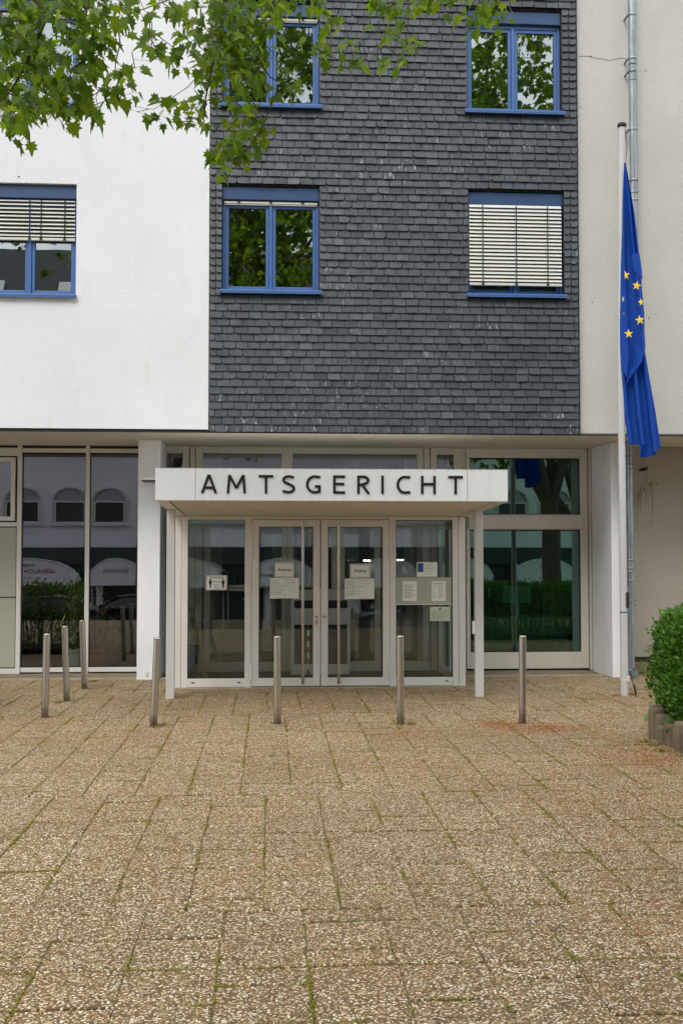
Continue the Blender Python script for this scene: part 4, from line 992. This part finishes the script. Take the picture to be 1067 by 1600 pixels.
# (centre px, py, radius x, radius y, leaves)
blobs = [(15, 30, 40, 40, 46), (60, 25, 45, 40, 52), (110, 30, 45, 40, 50), (160, 25, 45, 35, 48), (205, 18, 26, 26, 18), (20, 90, 38, 38, 44), (70, 85, 42, 38, 48), (120, 85, 40, 35, 44), (170, 75, 32, 30, 26),
         (20, 150, 34, 34, 40), (65, 145, 38, 32, 44), (110, 145, 36, 28, 36), (150, 130, 26, 30, 20), (15, 200, 24, 26, 26), (55, 185, 30, 20, 22), (100, 180, 26, 22, 22), (140, 172, 26, 20, 20), (185, 152, 22, 18, 18), (200, 100, 14, 22, 8),
         (28, 230, 8, 6, 3), (112, 208, 10, 8, 4),
         (238, 66, 22, 13, 9), (262, 18, 26, 18, 14), (292, 18, 18, 26, 11), (255, 92, 10, 12, 5), (276, 104, 16, 12, 8), (285, 65, 8, 16, 5), (226, 182, 10, 12, 4), (248, 190, 12, 10, 4), (268, 168, 12, 16, 5),
         (318, 60, 18, 34, 12), (318, 120, 18, 20, 14), (312, 160, 16, 22, 16), (318, 205, 12, 18, 11), (345, 20, 24, 24, 28), (350, 60, 24, 24, 28), (380, 20, 30, 24, 34), (385, 60, 28, 26, 34), (370, 100, 30, 22, 30), (420, 12, 30, 16, 26), (415, 45, 24, 20, 18),
         (460, 10, 30, 12, 22), (440, 30, 14, 12, 6), (340, 110, 18, 26, 22), (415, 85, 18, 18, 12), (425, 150, 16, 16, 12), (395, 130, 24, 16, 20), (372, 165, 16, 14, 10), (440, 155, 8, 14, 6), (400, 185, 22, 14, 18), (418, 205, 14, 12, 12), (395, 215, 14, 12, 12), (375, 215, 16, 12, 12), (388, 238, 14, 12, 12),
         (355, 232, 14, 14, 12), (345, 255, 12, 14, 10), (365, 262, 18, 10, 11), (352, 276, 8, 6, 4), (497, 12, 20, 10, 10), (520, 36, 14, 14, 9), (512, 85, 18, 14, 12), (532, 92, 12, 12, 7), (520, 60, 10, 10, 5), (548, 103, 8, 6, 3), (562, 98, 8, 8, 4),
         (600, 15, 24, 14, 14), (630, 10, 24, 12, 14), (612, 45, 16, 14, 9), (610, 95, 18, 14, 10), (628, 105, 14, 14, 9), (645, 85, 12, 12, 6), (670, 8, 24, 12, 14), (700, 12, 18, 12, 10), (735, 8, 24, 12, 14), (770, 8, 24, 10, 14), (745, 38, 18, 12, 9), (765, 32, 14, 12, 7), (728, 50, 10, 6, 3), (795, 8, 12, 8, 5)]
def bp(px_, py_, Y): return A(px_, py_, Y)
for (cx_, cy_, rx_, ry_, n_) in blobs:
    Y0 = 9.4+.8*noise.noise(Vector((cx_/90, cy_/90, 0)))
    n_ = int(n_*1.18); m_ = max(1, n_//4); left = n_
    for k in range(m_):
        a = rd.uniform(0, 2*pi); rr = sqrt(rd.random())
        Y = Y0+rd.uniform(-.45, .45)
        e = bp(cx_+cos(a)*rx_*rr*.85, cy_+sin(a)*ry_*rr*.85, Y)
        s0 = e+Vector((rd.uniform(-.16, .05), rd.uniform(-.15, .1), rd.uniform(.05, .2)))
        kk = left//(m_-k); left -= kk
        cluster(lv, tw, s0, e, kk if cx_ > 300 or rd.random() < .8 else max(1, kk-1), .118 if cx_ > 300 else .128, rd, .0045)
# twigs and boughs that carry them
def bough(pts, r0, r1, Y=9.4, jit=2):
    P_ = [bp(a+rd.uniform(-jit, jit), b+rd.uniform(-jit, jit), (c if len(q_) > 2 else Y)) for q_ in pts for a, b, c in [(q_[0], q_[1], q_[2] if len(q_) > 2 else Y)]]
    n = len(P_); tw.tube(P_, [r0+(r1-r0)*i/(n-1) for i in range(n)], 6)
O1 = [(-420, -260, 7.5), (-200, -170, 8.4)]
bough(O1+[(-60, -90), (20, -30), (75, 20), (55, 70), (38, 110), (18, 140), (0, 160)], .035, .005)
bough([(75, 20), (130, 60), (160, 75), (185, 80)], .012, .004); bough([(185, 40), (187, 70), (182, 95), (178, 120), (160, 140), (120, 165)], .007, .003)
bough(O1+[(-20, -120), (60, -40), (100, 0), (60, 45), (30, 60)], .02, .005); bough([(38, 110), (80, 150), (120, 175), (180, 150)], .006, .003)
bough([(-200, -170, 8.4), (0, -150, 9), (180, -110), (330, -60), (370, 0), (362, 45), (340, 75), (330, 110), (322, 160), (318, 205)], .03, .003)
bough([(370, 0), (400, 50), (430, 10), (450, -20)], .008, .003); bough([(380, 20), (395, 80), (420, 120), (438, 130), (425, 165), (412, 195), (395, 225), (370, 250), (350, 268)], .007, .0025)
bough([(205, 20), (262, 0), (290, -30), (330, -60)], .004, .008); bough([(290, -10), (287, 40), (284, 80), (270, 105)], .004, .002); bough([(322, 100), (295, 135), (270, 155), (240, 170), (210, 165)], .004, .0015)
bough([(330, -60), (480, -70), (620, -50), (760, -30), (900, -40)], .016, .005); bough([(520, -60), (532, 0), (540, 40), (550, 80), (555, 92)], .004, .0015); bough([(500, -65), (505, 0), (520, 45), (515, 85)], .004, .002)
bough([(620, -50), (640, 0), (625, 50), (612, 95)], .005, .002); bough([(760, -30), (765, 0), (750, 35), (728, 50)], .004, .002)
# filler foliage above the frame so that boughs are not cut off
for _ in range(130):
    x = rd.uniform(-350, 800); y = rd.uniform(-230, -25); Y = rd.uniform(8.2, 10.2); e = bp(x, y, Y); cluster(lv, tw, e+Vector((-.15, -.1, .15)), e, 6, .14, rd, .004)
obj('branches', tw, m_twig, T1); obj('crown', lv, m_leaf, T1)
# trees standing behind the camera, mirrored in the windows
for (base, c, cr_, nl, lab, sd_) in (((7.8, 1.6, -.2), (7.0, .8, 10.4), (4.6, 4.0, 5.8), 12000, 'plane tree right of the forecourt, its forked trunk mirrored in the green glass', 31),
                                    ((11.2, -6.3, -1.12), (7.6, -6.0, 11.0), (5.8, 4.0, 6.4), 11000, 'plane tree at the street behind the forecourt, mirrored in the right upper windows', 32),
                                    ((-4.05, -5.2, -1.12), (-.4, -4.6, 12.2), (4.7, 4.0, 7.4), 17000, 'plane tree at the street behind the forecourt, mirrored in the left upper windows', 33)):
    T, lv2, tw2, en = plane_tree(base, .27, 12, c, cr_, int(nl*1.5), lab, sd_, .175, 3.4)
    obj('branches', tw2, m_twig, T); obj('crown', lv2, m_leaf, T)

# ------------------------------------------------------------------ things inside and on the glass
def sheet_on(name, px0, px1, py0, py1, Y, lab, cat='notice', mat=None, border=None, group=None):
    a = A(px0, py1, Y); b = A(px1, py0, Y)
    r = thing(name, lab, cat, ((a.x+b.x)/2, Y, a.z), group)
    m = MB(); m.box(a.x, b.x, Y, Y+.0015, a.z, b.z); obj('sheet', m, mat or m_paper, r)
    if border:
        m = MB(); i_ = .008; w = .004
        m.box(a.x+i_, b.x-i_, Y-.0008, Y-.0002, a.z+i_, a.z+i_+w); m.box(a.x+i_, b.x-i_, Y-.0008, Y-.0002, b.z-i_-w, b.z-i_)
        m.box(a.x+i_, a.x+i_+w, Y-.0008, Y-.0002, a.z+i_+w, b.z-i_-w); m.box(b.x-i_-w, b.x-i_, Y-.0008, Y-.0002, a.z+i_+w, b.z-i_-w); obj('border', m, border, r)
    return r, a.x, b.x, a.z, b.z
def lines(r, x0, x1, ztop, zbot, n, Y, mat, seed=1, h=.005):
    rd_ = random.Random(seed); m = MB()
    for i in range(n):
        z = ztop+(zbot-ztop)*(i+.5)/n; x = x0; xe = x0+(x1-x0)*rd_.uniform(.55, 1)
        while x < xe: w = rd_.uniform(.008, .03); m.box(x, min(x+w, xe), Y-.0008, Y-.0002, z-h/2, z+h/2); x += w+.006
    obj('print', m, mat, r)
YN = YV+.014
r, a, b, c, d = sheet_on('notice', 322.5, 355, 899, 922, YN, 'white keep-distance notice with two figures and an arrow, in the left porch pane', border=m_inkred)
text_mesh('Bitte Abstand halten', .022, m_ink, r, ((a+b)/2, YN-.001, d-.035), sx=.95); text_mesh('1,5 m', .036, m_ink, r, ((a+b)/2, YN-.001, c+.052)); text_mesh('Danke', .024, m_ink, r, ((a+b)/2, YN-.001, c+.02))
m = MB(); zc = (c+d)/2-.0
for xx in (a+.05, b-.05):
    m.lathe(xx, YN-.003, [(.004, zc+.033), (.010, zc+.038), (.010, zc+.046), (.004, zc+.051)], 8)
    m.prism([(xx-.016, zc+.028), (xx-.018, zc-.015), (xx-.011, zc-.012), (xx-.011, zc-.065), (xx-.002, zc-.065), (xx, zc-.02), (xx+.002, zc-.065), (xx+.011, zc-.065), (xx+.011, zc-.012), (xx+.018, zc-.015), (xx+.016, zc+.028)][::-1], YN-.0015, YN-.0005)
m.prism([(a+.08, zc+.012), (a+.095, zc+.022), (a+.095, zc+.015), (b-.095, zc+.015), (b-.095, zc+.022), (b-.08, zc+.012), (b-.095, zc+.002), (b-.095, zc+.009), (a+.095, zc+.009), (a+.095, zc+.002)][::-1], YN-.0015, YN-.0005)
obj('pictogram', m, m_ink, r)
r, a, b, c, d = sheet_on('door_sticker', 358, 382, 914, 923.5, YG-.06, 'pale strip reading Automatic on the glass beside the keep-distance notice', 'sticker')
text_mesh('Automatic', .052, m_ink, r, (a+.01, YG-.0612, c+.03), align='LEFT', sx=.9)
r, a, b, c, d = sheet_on('notice', 429, 459.5, 879, 902, YN, 'white notice reading Ausgang in the left door leaf', border=m_inkred)
text_mesh('Ausgang', .05, m_ink, r, ((a+b)/2, YN-.001, (c+d)/2-.012))
def double(p0, p1, q0, q1, lab, sd_):
    r, a, b, c, d = sheet_on('notice', p0, p1, q0, q1, YN, lab); xm = (a+b)/2
    lines(r, a+.012, xm-.012, d-.02, c+.04, 9, YN, m_inkgrey, sd_); lines(r, xm+.012, b-.012, d-.014, d-.035, 1, YN, m_inkgrey, sd_+1); lines(r, xm+.03, b-.03, d-.05, d-.075, 1, YN, m_inkred, sd_+2); lines(r, xm+.012, xm+.06, d-.09, d-.11, 1, YN, m_ink, sd_+3)
    m = MB(); m.box(xm-.001, xm+.001, YN-.0012, YN-.0003, c, d); obj('fold', m, m_inkgrey, r)
double(422, 467, 903, 935, 'two typed sheets side by side under the Ausgang notice', 3)
double(538.5, 584.5, 904, 936, 'two typed sheets side by side under the Eingang notice', 7)
r, a, b, c, d = sheet_on('notice', 546.5, 578.5, 881, 903, YN, 'white notice reading Eingang in the right door leaf', border=m_inkred)
text_mesh('Eingang', .05, m_ink, r, ((a+b)/2, YN-.001, (c+d)/2-.012))
r, a, b, c, d = sheet_on('notice', 651, 683, 878.5, 901, YN, 'white notice with a blue picture above the notice board'); lines(r, a+.1, b-.01, d-.012, c+.02, 8, YN, m_inkgrey, 9, .004)
m = MB(); m.box(a+.012, a+.085, YN-.001, YN-.0003, c+.06, d-.012); m.prism([(a+.03, d-.05), (a+.045, d-.03), (a+.07, d-.035), (a+.075, d-.06), (a+.05, d-.075)][::-1], YN-.0018, YN-.0011); o = obj('picture', m, [m_inkblue], r)
r, a, b, c, d = sheet_on('notice_board', 619, 705, 902, 945, YN+.006, 'grey-green notice board across the right porch pane', 'notice board', m_board)
m = MB(); m.box(a, b, YN-.004, YN+.0055, c, c+.01); obj('ledge', m, m_alu, r)
r, a, b, c, d = sheet_on('notice', 629, 651, 908, 939, YN+.003, 'left sheet on the grey-green board, one block of text'); lines(r, a+.02, b-.02, d-.04, c+.03, 8, YN+.003, m_ink, 11, .006)
r, a, b, c, d = sheet_on('notice', 674, 696, 908, 939, YN+.003, 'right sheet on the grey-green board, opening hours headed Sprechzeiten'); text_mesh('Sprechzeiten', .025, m_ink, r, ((a+b)/2, YN+.002, d-.04)); lines(r, a+.02, a+.05, d-.06, c+.03, 5, YN+.003, m_ink, 12, .007); lines(r, (a+b)/2, b-.02, d-.06, c+.03, 10, YN+.003, m_inkgrey, 13, .005)
r, a, b, c, d = sheet_on('notice', 671.5, 703, 948, 970.5, YN, 'pale green notice with a small crest below the notice board', mat=Mat('green_paper', srgb(196, 208, 178), .7).m)
lines(r, a+.02, b-.02, d-.05, c+.02, 7, YN, m_inkgrey, 15, .004); xm = (a+b)/2; m = MB(); m.prism([(xm-.012, d-.012), (xm-.012, d-.03), (xm, d-.042), (xm+.012, d-.03), (xm+.012, d-.012)], YN-.0012, YN-.0003); m.prism([(xm-.006, d-.018), (xm-.006, d-.027), (xm, d-.033), (xm+.006, d-.027), (xm+.006, d-.018)], YN-.002, YN-.0013, 1); obj('crest', m, [m_ink, m_inkred], r)
# in the porch: leaning board, blue bin, barrier post
m = MB(); a = A(297, 950, 14.55); b = A(324, 1056, 14.35)
dv = (Vector((b.x, 14.35, .01))-Vector((a.x, 14.55, a.z))); w = .028
m.add([(a.x-w, 14.55, a.z), (a.x+w, 14.55, a.z+.01), (b.x+w, 14.35, .01), (b.x-w, 14.35, .01), (a.x-w, 14.575, a.z), (a.x+w, 14.575, a.z+.01), (b.x+w, 14.375, .01), (b.x-w, 14.375, .01)], [(0, 3, 2, 1), (4, 5, 6, 7), (0, 1, 5, 4), (1, 2, 6, 5), (2, 3, 7, 6), (3, 0, 4, 7)])
tag(obj('board', m, concrete('timber', srgb(150, 138, 104)), None, loc=(b.x, 14.36, 0)), 'pale timber board leaning in the left corner of the porch', 'board')
r = thing('waste_bin', 'slim blue bin standing in the left corner of the porch', 'bin', (A(301, 1057, 14.3).x, 14.45, 0)); x_ = r.location.x
m = MB(); m.lathe(x_-.01, 14.45, [(.055, .008), (.062, .02), (.066, .46), (.07, .465), (.07, .48)], 20); obj('body', m, Mat('bin_blue', srgb(40, 66, 120), .5).m, r); m = MB(); m.lathe(x_-.01, 14.45, [(.071, .481), (.07, .5), (.03, .51)], 20); obj('lid', m, Mat('bin_lid', srgb(30, 48, 90), .5).m, r)
p = A(482, 1040, 14.9); r = thing('barrier_post', 'thin red and white banded post on a round foot behind the door glass', 'barrier post', (p.x, 15.0, 0))
m = MB(); m.lathe(p.x, 15.0, [(.13, .008), (.13, .03), (.04, .05)], 20); obj('foot', m, m_dark, r)
m = MB(); m2 = MB()
for k in range(9): (m if k % 2 == 0 else m2).lathe(p.x, 15.0, [(.017, .05+k*.075), (.017, .05+(k+1)*.075)], 12)
obj('red_band', m, m_inkred, r); obj('white_band', m2, m_paper, r)
# office behind the green glass
r = thing('desk', 'desk inside behind the green-tinted window', 'desk', (3.8, 16.9, 0)); m = MB(); m.bbox(3.0, 4.6, 16.55, 17.25, .70, .74); obj('table_top', m, m_alu, r)
m = MB(); m.bbox(3.02, 3.08, 16.6, 17.2, .0, .699); m.bbox(4.5, 4.56, 16.6, 17.2, .0, .699); m.box(3.08, 4.5, 16.62, 16.64, .3, .699); obj('leg', m, m_alu2, r)
for (a_, b_, t_, u_, lab) in ((786, 829, 916, 942, 'pale computer screen seen from behind on the desk in the green window'),):
    p = A(a_, u_, 16.8); q_ = A(b_, t_, 16.8); r = thing('computer_screen', lab, 'monitor', ((p.x+q_.x)/2, 16.8, .741)); m = MB(); m.bbox(p.x, q_.x, 16.8, 16.84, p.z, q_.z); obj('housing', m, m_paper, r)
    m = MB(); xm = (p.x+q_.x)/2; m.bbox(xm-.03, xm+.03, 16.77, 16.799, .745, p.z+.2); m.bbox(xm-.12, xm+.12, 16.7, 16.9, .741, .755); obj('stand', m, m_alu2, r)
p = A(865, 944, 16.8); r = thing('desk_phone', 'dark desk telephone at the right on the desk in the green window', 'telephone', (p.x, 16.8, .741)); m = MB(); m.bbox(p.x-.12, p.x+.22, 16.7, 16.88, .741, .79, .01); obj('base', m, m_dark, r); m = MB(); m.bbox(p.x-.1, p.x+.02, 16.685, 16.698, .75, .78); obj('display', m, m_alu, r)
# potted plants behind the left glazing
def palm(x, y, potm, lab, hts_, rnd_seed, pot_h=.24, R=.14):
    rd_ = random.Random(rnd_seed); r = thing('potted_plant', lab, 'plant', (x, y, .0)); z0 = .08
    m = MB(); m.lathe(x, y, [(R*.8, z0), (R*.85, z0+.01), (R, z0+pot_h-.03), (R*1.07, z0+pot_h-.025), (R*1.07, z0+pot_h), (R*.9, z0+pot_h), (R*.88, z0+pot_h-.03)], 20); obj('pot', m, potm, r)
    st, lv_ = MB(), MB()
    for (dx, dy, h_) in hts_:
        st.tube([(x+dx*.3, y+dy*.3, z0+pot_h-.04), (x+dx*.7, y+dy, z0+pot_h+h_*.5), (x+dx, y+dy, z0+pot_h+h_)], [.016, .014, .010], 7)
        top = Vector((x+dx, y+dy, z0+pot_h+h_))
        for k in range(34):
            a = rd_.uniform(0, 2*pi); e = rd_.uniform(-.5, 1.2); l_ = rd_.uniform(.22, .42); d = Vector((cos(a)*cos(e), sin(a)*cos(e), sin(e))); s_ = d.cross(Vector((0, 0, 1))).normalized()*.009
            p1 = top+d*l_*.5; p2 = top+d*l_+Vector((0, 0, -.35*l_)); lv_.add([top-s_*.6, top+s_*.6, p1+s_, p1-s_, p2], [(0, 1, 2, 3), (3, 2, 4)])
    obj('stem', st, m_conc, r); obj('leaves', lv_, m_palm, r)
palm(A(116, 1030, 16.12).x, 16.12, Mat('mint_pot', srgb(200, 232, 224), .4).m, 'spiky potted plant in a pale mint pot behind the left glazing', [(-.05, 0, .55), (.03, .05, .8), (0, -.03, .98)], 1)
palm(A(152, 1035, 16.15).x, 16.15, Mat('terracotta', srgb(170, 92, 66), .7).m, 'bushy potted plant in a terracotta pot behind the left glazing', [(-.1, 0, .35), (.1, .05, .5), (.02, -.03, .75), (.2, 0, .3)], 2)
m = MB(); rr = random.Random(6)
for k in range(26):
    pass
# ------------------------------------------------------------------ across the street (mirrored in the glass)
ZR = -1.9
m = MB(); m.box(-80, 80, -20.5, -17.35, ZR-.012, ZR+.12); tag(obj('pavement', m, m_conc), kind='structure')
m = MB(); m.bbox(-80, 80, -17.34, -17.21, ZR-.012, ZR+.13); tag(obj('kerb', m, m_kerb), kind='structure')
O = thing('row_building', 'long white building with arched windows across the street, mirrored in the ground floor glass', 'building', (0, -26, ZR))
YO = -20.6
m_oplast = plaster('opposite_plaster', srgb(240, 238, 243), srgb(228, 226, 231), .3)
m_oniche = Mat('niche', srgb(165, 163, 168), .9).m; m_odark = Mat('dark_green_fascia', (.022, .03, .03, 1), .5).m
ocs = [-13.72+2.12*k for k in range(-9, 22)]
def arch_poly(cx, zs, w, hs, n=12): return [(cx-w/2, zs), (cx+w/2, zs)]+[(cx+w/2*cos(pi*i/n), hs+w/2*.82*sin(pi*i/n)) for i in range(n+1)]
m = MB(); m.box(-40, 40, YO-8, YO, 2.1, 10.6); obj('wall', m, m_oplast, O)
m = MB(); m.box(-40, 40, YO-7.9, YO-.25, ZR, 2.099); m.box(-40, 40, YO-.24, YO+.06, 1.3, 2.098); obj('shopfront', m, m_odark, O)
m = MB()
for k in range(-10, 11): m.box(k*3.9-.15, k*3.9+.15, YO-.24, YO+.05, ZR, 1.299)
obj('shop_pier', m, m_oplast, O)
for lvl, zs in ((0, 3.2), (1, 6.6)):
    for cx in ocs:
        if not -16 < cx < 16: continue
        wn_ = thing('window', None, None); wn_.parent = O; wn_.location = Vector((cx, YO, zs))-worigin(O)
        W_, hs = 1.5, zs+1.05
        m = MB(); m.prism(arch_poly(cx, zs, W_, hs), YO+.002, YO+.02); obj('reveal', m, m_oniche, wn_)
        # surround: raised arched band
        n = 14; outer = [(cx-W_/2-.1, zs)]+[(cx-(W_/2+.1)*cos(pi*i/n), hs+(W_/2+.1)*.84*sin(pi*i/n)) for i in range(n+1)]+[(cx+W_/2+.1, zs)]
        inner = [(cx-W_/2, zs)]+[(cx-W_/2*cos(pi*i/n), hs+W_/2*.82*sin(pi*i/n)) for i in range(n+1)]+[(cx+W_/2, zs)]
        m = MB(); k_ = len(outer); m.add([(x, YO+.09, z) for x, z in outer]+[(x, YO+.09, z) for x, z in inner]+[(x, YO, z) for x, z in outer]+[(x, YO, z) for x, z in inner],
            [(i, i+1, k_+i+1, k_+i) for i in range(k_-1)]+[(i, 2*k_+i, 2*k_+i+1, i+1) for i in range(k_-1)]+[(k_+i, k_+i+1, 3*k_+i+1, 3*k_+i) for i in range(k_-1)]); obj('surround', m, m_alu2, wn_)
        m = MB(); frame_rect(m, cx-W_/2+.03, cx+W_/2-.03, zs+.02, hs+.02, YO+.021, YO+.07, .07); obj('frame', m, m_fascia, wn_)
        m = MB(); m.box(cx-W_/2+.1, cx+W_/2-.1, YO+.022, YO+.03, zs+.09, hs-.05); obj('pane', m, m_gl_dark, wn_)
        m = MB(); m.bbox(cx-W_/2-.14, cx+W_/2+.14, YO+.021, YO+.17, zs-.09, zs); obj('sill', m, m_fascia, wn_)
M = Mat('roof_slate', (.05, .05, .055, 1), .6); br = M.n('ShaderNodeTexBrick'); br.inputs['Scale'].default_value = 3.5; br.inputs['Color1'].default_value = (.04, .042, .048, 1); br.inputs['Color2'].default_value = (.075, .078, .085, 1); br.inputs['Mortar'].default_value = (.012, .012, .012, 1)
sp = M.n('ShaderNodeSeparateXYZ'); cb = M.n('ShaderNodeCombineXYZ'); M.l(M.co(), sp.inputs[0]); M.l(sp.outputs[0], cb.inputs[0]); M.l(sp.outputs[2], cb.inputs[1]); M.l(cb.outputs[0], br.inputs['Vector']); M.col(br.outputs['Color'])
m = MB(); m.add([(-41, YO+.5, 10.5), (41, YO+.5, 10.5), (41, YO-4, 16.4), (-41, YO-4, 16.4), (41, YO-8.5, 10.5), (-41, YO-8.5, 10.5)], [(0, 1, 2, 3), (3, 2, 4, 5), (0, 3, 5), (1, 4, 2), (0, 5, 4, 1)]); rf_ = obj('roof', m, M.m, O)
for cx in (-12.6, -9.4, -4, 4.5, 11):
    m = MB(); yc = YO-2.0; zc = 10.5+(YO+.5-yc)/4.5*5.9; dy, dz = 4.5/7.42, 5.9/7.42
    q = [(cx-.5, yc+dy*.7, zc-dz*.7), (cx+.5, yc+dy*.7, zc-dz*.7), (cx+.5, yc-dy*.7, zc+dz*.7), (cx-.5, yc-dy*.7, zc+dz*.7)]
    up = Vector((0, dz*.15, dy*.15)); m.add(q+[tuple(Vector(p)+up) for p in q], [(4, 5, 6, 7), (0, 1, 5, 4), (1, 2, 6, 5), (2, 3, 7, 6), (3, 0, 4, 7)]); obj('skylight', m, m_fascia, rf_)
# domed awnings with shop lettering
def awning(cx, w, lab, rows):
    r = thing('awning', lab, 'awning', (cx, YO, ZR)); hgt = 1.05; z0 = .52; dep = .95
    m = MB(); n, k = 20, 8; vs = []
    for i in range(n+1):
        a = pi*i/n
        for j in range(k+1):
            e = pi/2*j/k; vs.append((cx-w/2*cos(a)*(1 if j == k else 1), YO+.07+dep*cos(e)*.35+dep*.6*(1-(sin(a)*sin(e))) if False else YO+.10+dep*(1-(sin(a)**1.0)*(j/k))*.0+dep*(1-j/k), z0+hgt*sin(a)*(1 if j == 0 else 1)*(1+.0*j)))
    # front face: arched board leaning slightly, with a drum back to the wall
    vs = []; 
    for yy in (YO+.10+dep, YO+.062):
        for i in range(n+1): a = pi*i/n; vs.append((cx-w/2*cos(a), yy, z0+hgt*sin(a)))
    f = [tuple(range(n, -1, -1))]+[(i, i+1, n+2+i, n+1+i) for i in range(n)]
    m.add(vs, f); m.box(cx-w/2, cx+w/2, YO+.11+dep, YO+.12+dep, z0-.19, z0-.005); obj('canvas', m, Mat('awning_canvas', srgb(240, 238, 242), .8).m, r)
    m = MB(); m.tube([(cx-w/2*cos(pi*i/24), YO+.115+dep, z0+hgt*sin(pi*i/24)) for i in range(25)], .035, 6); obj('rim', m, m_alu, r)
    for (t, sz, mt, dz_) in rows: text_mesh(t, sz, mt, r, (cx, YO+.115+dep, z0+dz_), rot=(pi/2, 0, pi))
    m = MB()
    for sx_ in (-1, 1): m.tube([(cx+sx_*(w/2-.03), YO+.06, z0-.1), (cx+sx_*(w/2-.03), YO+.06, ZR+.12)], .03, 8)
    obj('support', m, m_alu, r)
awning(-11.2, 4.6, 'white domed awning lettered Gebrauchtwaren, mirrored in the left glazing', [("SONJA's", .2, m_ink, .68), ('GEBRAUCHTWAREN', .28, m_inkred, .38), ('An- und Verkauf', .16, m_inkred, .12)])
awning(-6.9, 2.5, 'white domed awning lettered Schmuck, mirrored beside the white pillar', [('Schmuck', .34, m_inkred, .4)])
awning(-3.5, 3.2, 'white domed awning lettered Gardinen, mirrored in the left porch pane', [('Gardinen', .26, m_inkred, .55), ('Bettwaren', .26, m_inkred, .2)])
awning(.6, 3.1, 'white domed awning lettered TV-Geräte, mirrored in the left door', [('TV-Geräte', .26, m_inkred, .55), ('Computer-Zubehör', .24, m_inkred, .25)])
awning(5.1, 3.0, 'white domed awning without words, mirrored in the right door', [])
awning(9.2, 2.5, 'white domed awning mirrored behind the right canopy post', [])
awning(13.0, 3.0, 'white domed awning mirrored in the middle of the green window', [('Möbel', .3, m_inkred, .55)])
# parked cars
def car(cx, cy, flip, colr, lab, Lc=4.4):
    c_ = thing('parked_car', lab, 'car', (cx, cy, -1.148), 'cars parked at the street', (0, 0, pi if flip else 0))
    mt = Mat('car_paint', colr, .25, .4); mt.b.inputs['Coat Weight'].default_value = .8
    prof = [(-2.18, .35), (-2.2, .62), (-2.1, .84), (-1.7, .92), (-1.15, .98), (-.75, 1.22), (-.3, 1.40), (.35, 1.45), (1.0, 1.38), (1.5, 1.15), (1.75, 1.02), (2.1, .98), (2.2, .8), (2.18, .35)]
    W2 = .88; m = MB(); rows = []
    def wid(z): return W2 if z < .95 else W2-.26*(z-.95)/.5
    for sgn, k in ((-1, .93), (-1, 1), (1, 1), (1, .93)):
        rows.append([(x, sgn*wid(z)*(k if k < 1 else 1)-(0 if k == 1 else 0), z) for x, z in prof])
    left = [(x, -wid(z), z) for x, z in prof]; right = [(x, wid(z), z) for x, z in prof]; n = len(prof)
    cl = [(x, -wid(z)*.85, z+.03*(z > .9)) for x, z in prof]; cr2 = [(x, wid(z)*.85, z+.03*(z > .9)) for x, z in prof]
    vs = left+cl+cr2+right; f = []
    for i in range(n-1):
        for a in range(3): f.append((a*n+i, a*n+i+1, (a+1)*n+i+1, (a+1)*n+i))
    f += [tuple(range(n)), tuple(range(4*n-1, 3*n-1, -1)), (0, n, 2*n, 3*n), (n-1, 4*n-1, 3*n-1, 2*n-1)]
    m.add(vs, f, 0, True); b_ = obj('body', m, mt.m, c_, local=True)
    m = MB()
    for sg_ in (-1, 1):
        for poly in ([(-1.0, .99), (-.65, 1.2), (-.25, 1.35), (.25, 1.39), (.25, .99)], [(.32, .99), (.32, 1.39), (.95, 1.32), (1.4, 1.1), (1.45, 1.0)]):
            vs = [(x, sg_*(wid(z)+.006), z) for x, z in poly]; m.add(vs, [tuple(range(len(vs))) if sg_ < 0 else tuple(range(len(vs)))[::-1]])
    m.add([(-1.13, -.66, 1.02), (-1.13, .66, 1.02), (-.36, .55, 1.42), (-.36, -.55, 1.42)], [(0, 1, 2, 3)]); m.add([(1.02, -.55, 1.415), (1.02, .55, 1.415), (1.56, .64, 1.15), (1.56, -.64, 1.15)], [(0, 1, 2, 3)])
    obj('glazing', m, m_gl_dark, c_, local=True)
    for wx in (-1.35, 1.35):
        for sg_ in (-1, 1):
            m = MB(); m.tube([(wx, sg_*.70, .32), (wx, sg_*.905, .32)], .32, 22); w_ = obj('wheel', m, m_dark, c_, local=True)
            m = MB(); m.tube([(wx, sg_*.906, .32), (wx, sg_*.912, .32)], .06, 10)
            for q_ in range(7):
                a = 2*pi*q_/7; m.tube([(wx+cos(a)*.05, sg_*.912, .32+sin(a)*.05), (wx+cos(a)*.2, sg_*.912, .32+sin(a)*.2)], .016, 5)
            m.tube([(wx+cos(2*pi*i/20)*.205, sg_*.91, .32+sin(2*pi*i/20)*.205) for i in range(21)], .014, 5)
            o_ = obj('rim', m, m_steel, w_, local=True)
    m = MB(); m.bbox(2.12, 2.215, -.85, -.55, .74, .92, .02); obj('tail_light', m, Mat('red_lens', (.4, .01, .01, 1), .2).m, c_, local=True)
    m = MB(); m.bbox(2.12, 2.215, .55, .85, .74, .92, .02); obj('tail_light', m, bpy.data.materials['red_lens'], c_, local=True)
    for sg_ in (-1, 1): m = MB(); m.bbox(-2.2, -2.1, sg_*.7-.14, sg_*.7+.14, .62, .76, .02); obj('headlight', m, m_fascia, c_, local=True)
    m = MB()
    for sg_ in (-1, 1): m.bbox(-.95, -.75, sg_*.98-.07, sg_*.98+.07, .97, 1.09, .02)
    obj('wing_mirror', m, mt.m, c_, local=True)
car(-7.7, -6.6, False, (.02, .022, .028, 1), 'dark car with red tail lights mirrored in the left glazing')
car(-4.2, -8.0, True, (.01, .01, .012, 1), 'black car mirrored in the left pane of the porch')
car(4.9, -8.2, False, (.3, .31, .33, 1), 'silver grey car mirrored in the right door and pane')

# weak points: none hidden; frame finished
